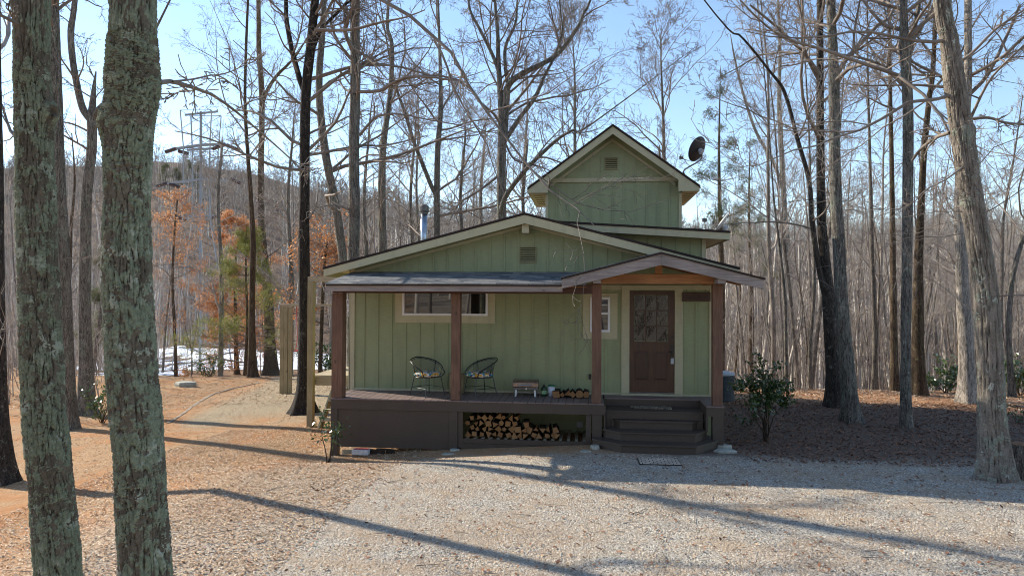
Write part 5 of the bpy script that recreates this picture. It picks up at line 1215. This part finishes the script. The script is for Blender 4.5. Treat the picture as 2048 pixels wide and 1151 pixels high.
# ------------------------------------------------------------------ shrubs
def shrub(name, label, c, h, w, nst, mat, size, nleaf, seed=0, low=.15, group=None, cat='shrub'):
    b = np.array([c[0], c[1], float(terr(c[0], c[1]))-.03]); t = thing(name, label, cat, tuple(b), group)
    S = np.tile(b, (nst, 1))+R.normal(0, .02, (nst, 3)); th = R.uniform(0, 6.28, nst)
    Dd = nrm(np.stack([np.cos(th)*w/h*.8, np.sin(th)*w/h*.8, np.ones(nst)], 1)); L = h*R.uniform(.75, 1.08, nst)
    P1, R1 = grow(S, Dd, L, np.full(nst, .009+.004*h), 9, .12, .05)
    S2, D2, L2, r2 = spawn(P1, R1, 6, low+.1, 1., 30, 70, .42, .6, L, minr=.003); P2, R2 = grow(S2, D2, L2, r2, 5, .16, .08)
    V, Fc = join([tubes(P1, R1, 5), tubes(P2, R2, 4)]); mk('stem', V, Fc, M['bark_brown'], t)
    tips = np.concatenate([P2[:, 1:].reshape(-1, 3), P1[:, 5:].reshape(-1, 3)]); tips = tips[R.integers(0, len(tips), nleaf)]
    V, Fc = leaves_at(tips, size, 1, .03+.02*w, .1, .5); mk('foliage', V, Fc, M[mat], t); return t
shrub('laurel_bush', 'dark glossy laurel bush with a thin bare stem right of the entry steps', ghit(1532, 882)[0], 1.55, .5, 9, 'laurel', .085, 1700, low=.42)
shrub('laurel_bush', 'small low laurel sprig below the larger laurel bush', ghit(1495, 850)[0], .5, .35, 3, 'laurel', .08, 70)
shrub('young_shrub', 'spindly shrub with pale shiny leaves at the left deck corner', ghit(656, 925)[0], 1.02, .22, 3, 'holly', .075, 210, low=.3)
k = 0
for x, y, h, w, l in ((1655, 765, 1.6, 1.2, 'green rhododendron between the pale thin trunk and the blackish trunk'), (1730, 775, 1.5, 1.1, 'green rhododendron at the wood edge right of the leaning grey trunk'), (1780, 778, 1.3, 1., 'green rhododendron just left of the slim upright trunk'), (1890, 785, 1.1, .9, 'low green shrub at the wood edge left of the pale tall trunk'), (2040, 790, 1.2, 1., 'green shrub near the right frame edge behind the stump')):
    p = ghit(x, y)[0]; shrub('rhododendron', l, p, h, w, 9, 'pinefar' if 0 else 'holly', .12, 700, low=.1)
shrub('green_shrub', 'low orange green sprout beside the big ridged trunk', ghit(2030, 845)[0], .4, .5, 4, 'holly', .07, 90)
shrub('evergreen_shrub', 'dark evergreen bush beyond the snow seen between the deck posts', wp(655, 660, 42), 2.6, 2.4, 12, 'laurel', .2, 1400, low=.05)
shrub('evergreen_shrub', 'green bush between the foreground oaks', wp(205, 790, 20), 1.3, .9, 8, 'holly', .1, 500, low=.05)
shrub('evergreen_shrub', 'yellowish green bush at the left foot of the thick foreground oak', wp(420, 720, 33), 1.2, 1.2, 9, 'holly', .12, 350, low=.05)
for x, y, l in ((350, 745, 'bare twiggy bush at the near edge of the snow'), (610, 742, 'bare twiggy bush behind the swing frame'), (670, 700, 'bare twiggy bush behind the side deck'), (60, 760, 'bare twiggy bush between the frame edge and the first oak')):
    p = ghit(x, y)[0]; shrub('bare_bush', l, p, 1.5, 1.4, 16, 'litterlt', .05, 60, low=.05)

# ------------------------------------------------------------------ wood: individual bare trees (copies of ten built trees)
def wood_tree(h, rad, n, fork, thin=False):
    P = [np.zeros(3)]; d = R.normal(0, .05, 3)
    for q in (.2, .4, .6, .8, 1.): P.append(np.array([d[0]*h*q+R.normal(0, .12), d[1]*h*q+R.normal(0, .12), h*q]))
    P[0][2] = -.5; C = catmull(P, 26); rr = rad*np.linspace(1, .12, 26)**.8
    parts = [trunk_mesh(C, rr, 10, .04, .4, .3)]
    k0 = 8 if not thin else 6
    sub = C[k0:][None]; sr = rr[k0:][None]
    cr = crown_from(sub, sr, np.array([h*.8]), *n, t0=.0, t1=1., lr=.34 if not thin else .24, a=(25, 60), minr=.007, trop=.07, K=(7, 5, 3, 2), sides=(5, 3, 3, 3), wander=(.1, .14, .18, .2))
    return join(parts), cr
protos = []
for k in range(12):
    thin = k >= 7
    h = R.uniform(15, 21) if not thin else R.uniform(11, 17)
    protos.append((h, wood_tree(h, R.uniform(.11, .20) if not thin else R.uniform(.05, .09), (22, 7, 6, 3) if not thin else (15, 6, 5, 3), 0, thin)))
pm_ = []
for k, (h, (tr, cr)) in enumerate(protos):
    ms = []
    for nm, (V, Fc), mt_ in (('trunk', tr, ('bark_sunlit', 'bark_right', 'bark_sunlit', 'bark_brown', 'bark_grey')[k % 5]), ('crown', cr, 'twig')):
        o = mk(nm, V, Fc, M[mt_], None, nm == 'trunk'); ms.append(o.data); bpy.data.objects.remove(o)
    pm_.append(ms)
def wood(px, D, k, label, group, sc=1., rz=None, X=None, Y=None):
    if X is None: p = wp(px, 600, D); X, Y = p[0], p[1]
    t = thing('bare_tree', label, 'tree', (X, Y, float(terr(X, Y))), group); t.rotation_euler = (R.normal(0, .03), R.normal(0, .03), R.uniform(0, 6.28) if rz is None else rz); t.scale = (sc,)*3
    for nm, me in zip(('trunk', 'crown'), pm_[k]):
        o = bpy.data.objects.new(nm, me); COL.objects.link(o); o.parent = t
placed = []
def ok(p, md):
    for q in placed:
        if (p[0]-q[0])**2+(p[1]-q[1])**2 < md*md: return False
    placed.append(p); return True
def fill(n, xr, dr, label, group, md=1.3, thinp=.5, scr=(.8, 1.15)):
    c = 0; tr = 0
    while c < n and tr < n*30:
        tr += 1; px = R.uniform(*xr); D = dr[0]+(dr[1]-dr[0])*R.random()**.7
        p = wp(px, 600, D)
        if not ok(p, md): continue
        k = int(R.integers(7, 12)) if R.random() < thinp else int(R.integers(0, 7))
        wood(px, D, k, label, group, R.uniform(*scr)); c += 1
fill(185, (1440, 2120), (26, 72), 'bare tree standing in the dense wood beyond the right yard', 'bare trees of the wood right of the cabin', 1.0, .72, (.62, .98))
fill(17, (760, 1460), (36, 70), 'bare tree rising behind the cabin roofs', 'bare trees behind the cabin', 2.0, .4)
fill(20, (-60, 310), (34, 66), 'bare tree on the slope behind the two foreground oaks', 'bare trees on the left slope', 1.6, .6, (.6, .9))
fill(10, (320, 720), (44, 62), 'bare tree on the slope below the pylon', 'bare trees near the snowy flat', 3, .6, (.6, .8))
# trees behind the camera and to the left that the panes mirror and that shade the yard
for k, (x, y) in enumerate(((-9, -24), (-4, -27), (1, -23), (3.2, -26), (6, -24), (9, -28), (13, -25), (-14, -28), (-1.5, -31), (5, -32), (11, -34), (0, -38), (8, -40), (-8, -36), (17, -30), (3, -20.5))):
    wood(0, 0, k % 7, 'bare tree on the far side of the drive, mirrored in the panes', 'bare trees across the drive', 1., None, x, y)
for (x, y, k) in ((-15.5, -5.5, 8),):
    wood(0, 0, k, 'bare tree left of the yard casting long thin shadows', 'bare trees left of the yard', 1., None, x, y)

# ------------------------------------------------------------------ far wood and brush (uncountable)
def far_wood(name, label, pos, h0, h1, rad, nb, mat, seed, minr, sub=4):
    N = len(pos); h = R.uniform(h0, h1, N)
    S = np.stack([pos[:, 0], pos[:, 1], terr(pos[:, 0], pos[:, 1])-.3], 1)
    Dd = nrm(np.stack([R.normal(0, .05, N), R.normal(0, .05, N), np.ones(N)], 1))
    P0, R0 = grow(S, Dd, h, h*rad, 5, .03, .05, .15)
    parts = [tubes(P0, R0, 4)]; nt_ = len(parts[0][1])
    S1, D1, L1, r1 = spawn(P0, R0, nb, .3, 1., 25, 60, .34, .45, h, minr=minr*1.5); P1, R1 = grow(S1, D1, L1, r1, 4, .12, .08)
    parts.append(tubes(P1, R1, 3))
    S2, D2, L2, r2 = spawn(P1, R1, sub, .2, 1., 25, 60, .5, .6, L1, minr=minr); P2, R2 = grow(S2, D2, L2, r2, 2, .15, .08)
    parts.append(tubes(P2, R2, 3))
    V, Fc = join(parts); fm = np.ones(len(Fc), int); fm[:nt_] = 0; o = mk(name, V, Fc, [M['palestem'], M[mat]], fmat=fm); tag(o, label, 'wood', kind='stuff')
def polar(n, xr, dr, pw=1.):
    x = R.uniform(*xr, n); D = dr[0]+(dr[1]-dr[0])*R.random(n)**pw
    return np.array([wp(a, 600, d)[:2] for a, d in zip(x, D)])
far_wood('distant_wood', 'mass of bare trees covering the hillside on the horizon', np.concatenate([polar(2300, (-150, 2200), (150, 345), .7), polar(900, (-150, 2200), (290, 350))]), 10, 16, .011, 10, 'fartwig', 1, .05, 4)
far_wood('middle_wood', 'dense bare wood filling the ground beyond the near trees', np.concatenate([polar(620, (1430, 2150), (45, 140), .8), polar(150, (-80, 320), (60, 140)), polar(160, (700, 1450), (66, 140)), polar(60, (320, 720), (125, 150))]), 11, 18, .0115, 9, 'fartwig', 2, .014, 4)
far_wood('opposite_wood', 'bare wood on the rise across the drive, mirrored in the panes', np.stack([R.uniform(-70, 60, 420), R.uniform(-110, -40, 420)], 1), 14, 20, .011, 12, 'fartwig', 3, .02, 4)
far_wood('ridge_wood', 'fringe of bare treetops along the crest of the far hills', polar(520, (-150, 2200), (318, 345)), 13, 19, .012, 14, 'fartwig', 4, .07, 5)
# brush: saplings and twigs under the near wood
def brush(name, label, pos, h0, h1, mat, nb=7, r=.008):
    N = len(pos); h = R.uniform(h0, h1, N); S = np.stack([pos[:, 0], pos[:, 1], terr(pos[:, 0], pos[:, 1])-.05], 1)
    Dd = nrm(np.stack([R.normal(0, .16, N), R.normal(0, .16, N), np.ones(N)], 1)); P0, R0 = grow(S, Dd, h, np.maximum(h*.0045, r), 7, .07, .04)
    S1, D1, L1, r1 = spawn(P0, R0, nb, .15, 1., 35, 75, .33, .6, h, minr=.005); P1, R1 = grow(S1, D1, L1, r1, 4, .15, .05)
    S2, D2, L2, r2 = spawn(P1, R1, 3, .2, 1., 30, 65, .5, .6, L1, minr=.004); P2, R2 = grow(S2, D2, L2, r2, 3, .16, .05)
    V, Fc = join([tubes(P0, R0, 4), tubes(P1, R1, 3), tubes(P2, R2, 3)]); tag(mk(name, V, Fc, M[mat]), label, 'undergrowth', kind='stuff')
brush('undergrowth', 'tangle of thin bare saplings under the wood right of the yard', polar(200, (1440, 2120), (25, 50)), 2, 6, 'twigdk')
brush('undergrowth', 'tangle of thin bare saplings on the slope left of the cabin', np.concatenate([polar(190, (-60, 310), (22, 50)), polar(110, (320, 720), (60, 125)), polar(120, (700, 1450), (30, 50))]), 2, 6, 'twig')
shr = polar(60, (1440, 2120), (24, 34))

# ------------------------------------------------------------------ light, sky, camera
AZ = math.radians(24.5); EL = math.radians(31.)
sd = Vector((-math.cos(AZ)*math.cos(EL), math.sin(AZ)*math.cos(EL), math.sin(EL)))
sl_ = bpy.data.lights.new('sun', 'SUN'); sl_.energy = 5.; sl_.angle = math.radians(.53); sl_.color = (1., .915, .77)
so = bpy.data.objects.new('sun', sl_); COL.objects.link(so); so.rotation_euler = sd.to_track_quat('Z', 'Y').to_euler(); so.location = sd*60
w = bpy.data.worlds.new('World'); SC.world = w; w.use_nodes = True; nt = w.node_tree; nt.nodes.clear()
sk = nt.nodes.new('ShaderNodeTexSky'); sk.sky_type = 'NISHITA'; sk.sun_disc = False; sk.sun_elevation = EL; sk.sun_rotation = math.atan2(sd.x, sd.y)
sk.altitude = 300; sk.air_density = 1.; sk.dust_density = .08; sk.ozone_density = 1.3
bg = nt.nodes.new('ShaderNodeBackground'); bg.inputs[1].default_value = .15; ou = nt.nodes.new('ShaderNodeOutputWorld')
nt.links.new(sk.outputs[0], bg.inputs[0]); nt.links.new(bg.outputs[0], ou.inputs[0])
cd = bpy.data.cameras.new('camera'); cd.sensor_width = 36; cd.lens = F/2048*36; cd.clip_end = 3000; cd.clip_start = .1
co = bpy.data.objects.new('camera', cd); COL.objects.link(co)
from mathutils import Matrix
co.matrix_world = Matrix(((rt[0], up[0], -fw[0], CAM[0]), (rt[1], up[1], -fw[1], CAM[1]), (rt[2], up[2], -fw[2], CAM[2]), (0, 0, 0, 1)))
SC.camera = co
SC.view_settings.view_transform = 'Standard'; SC.view_settings.look = 'None'; SC.view_settings.exposure = .8; SC.view_settings.gamma = 1
SC.cycles.max_bounces = 6; SC.cycles.diffuse_bounces = 3; SC.cycles.glossy_bounces = 3; SC.cycles.transparent_max_bounces = 8; SC.cycles.use_denoising = True; SC.cycles.filter_width = 1.; SC.render.filter_size = 1.
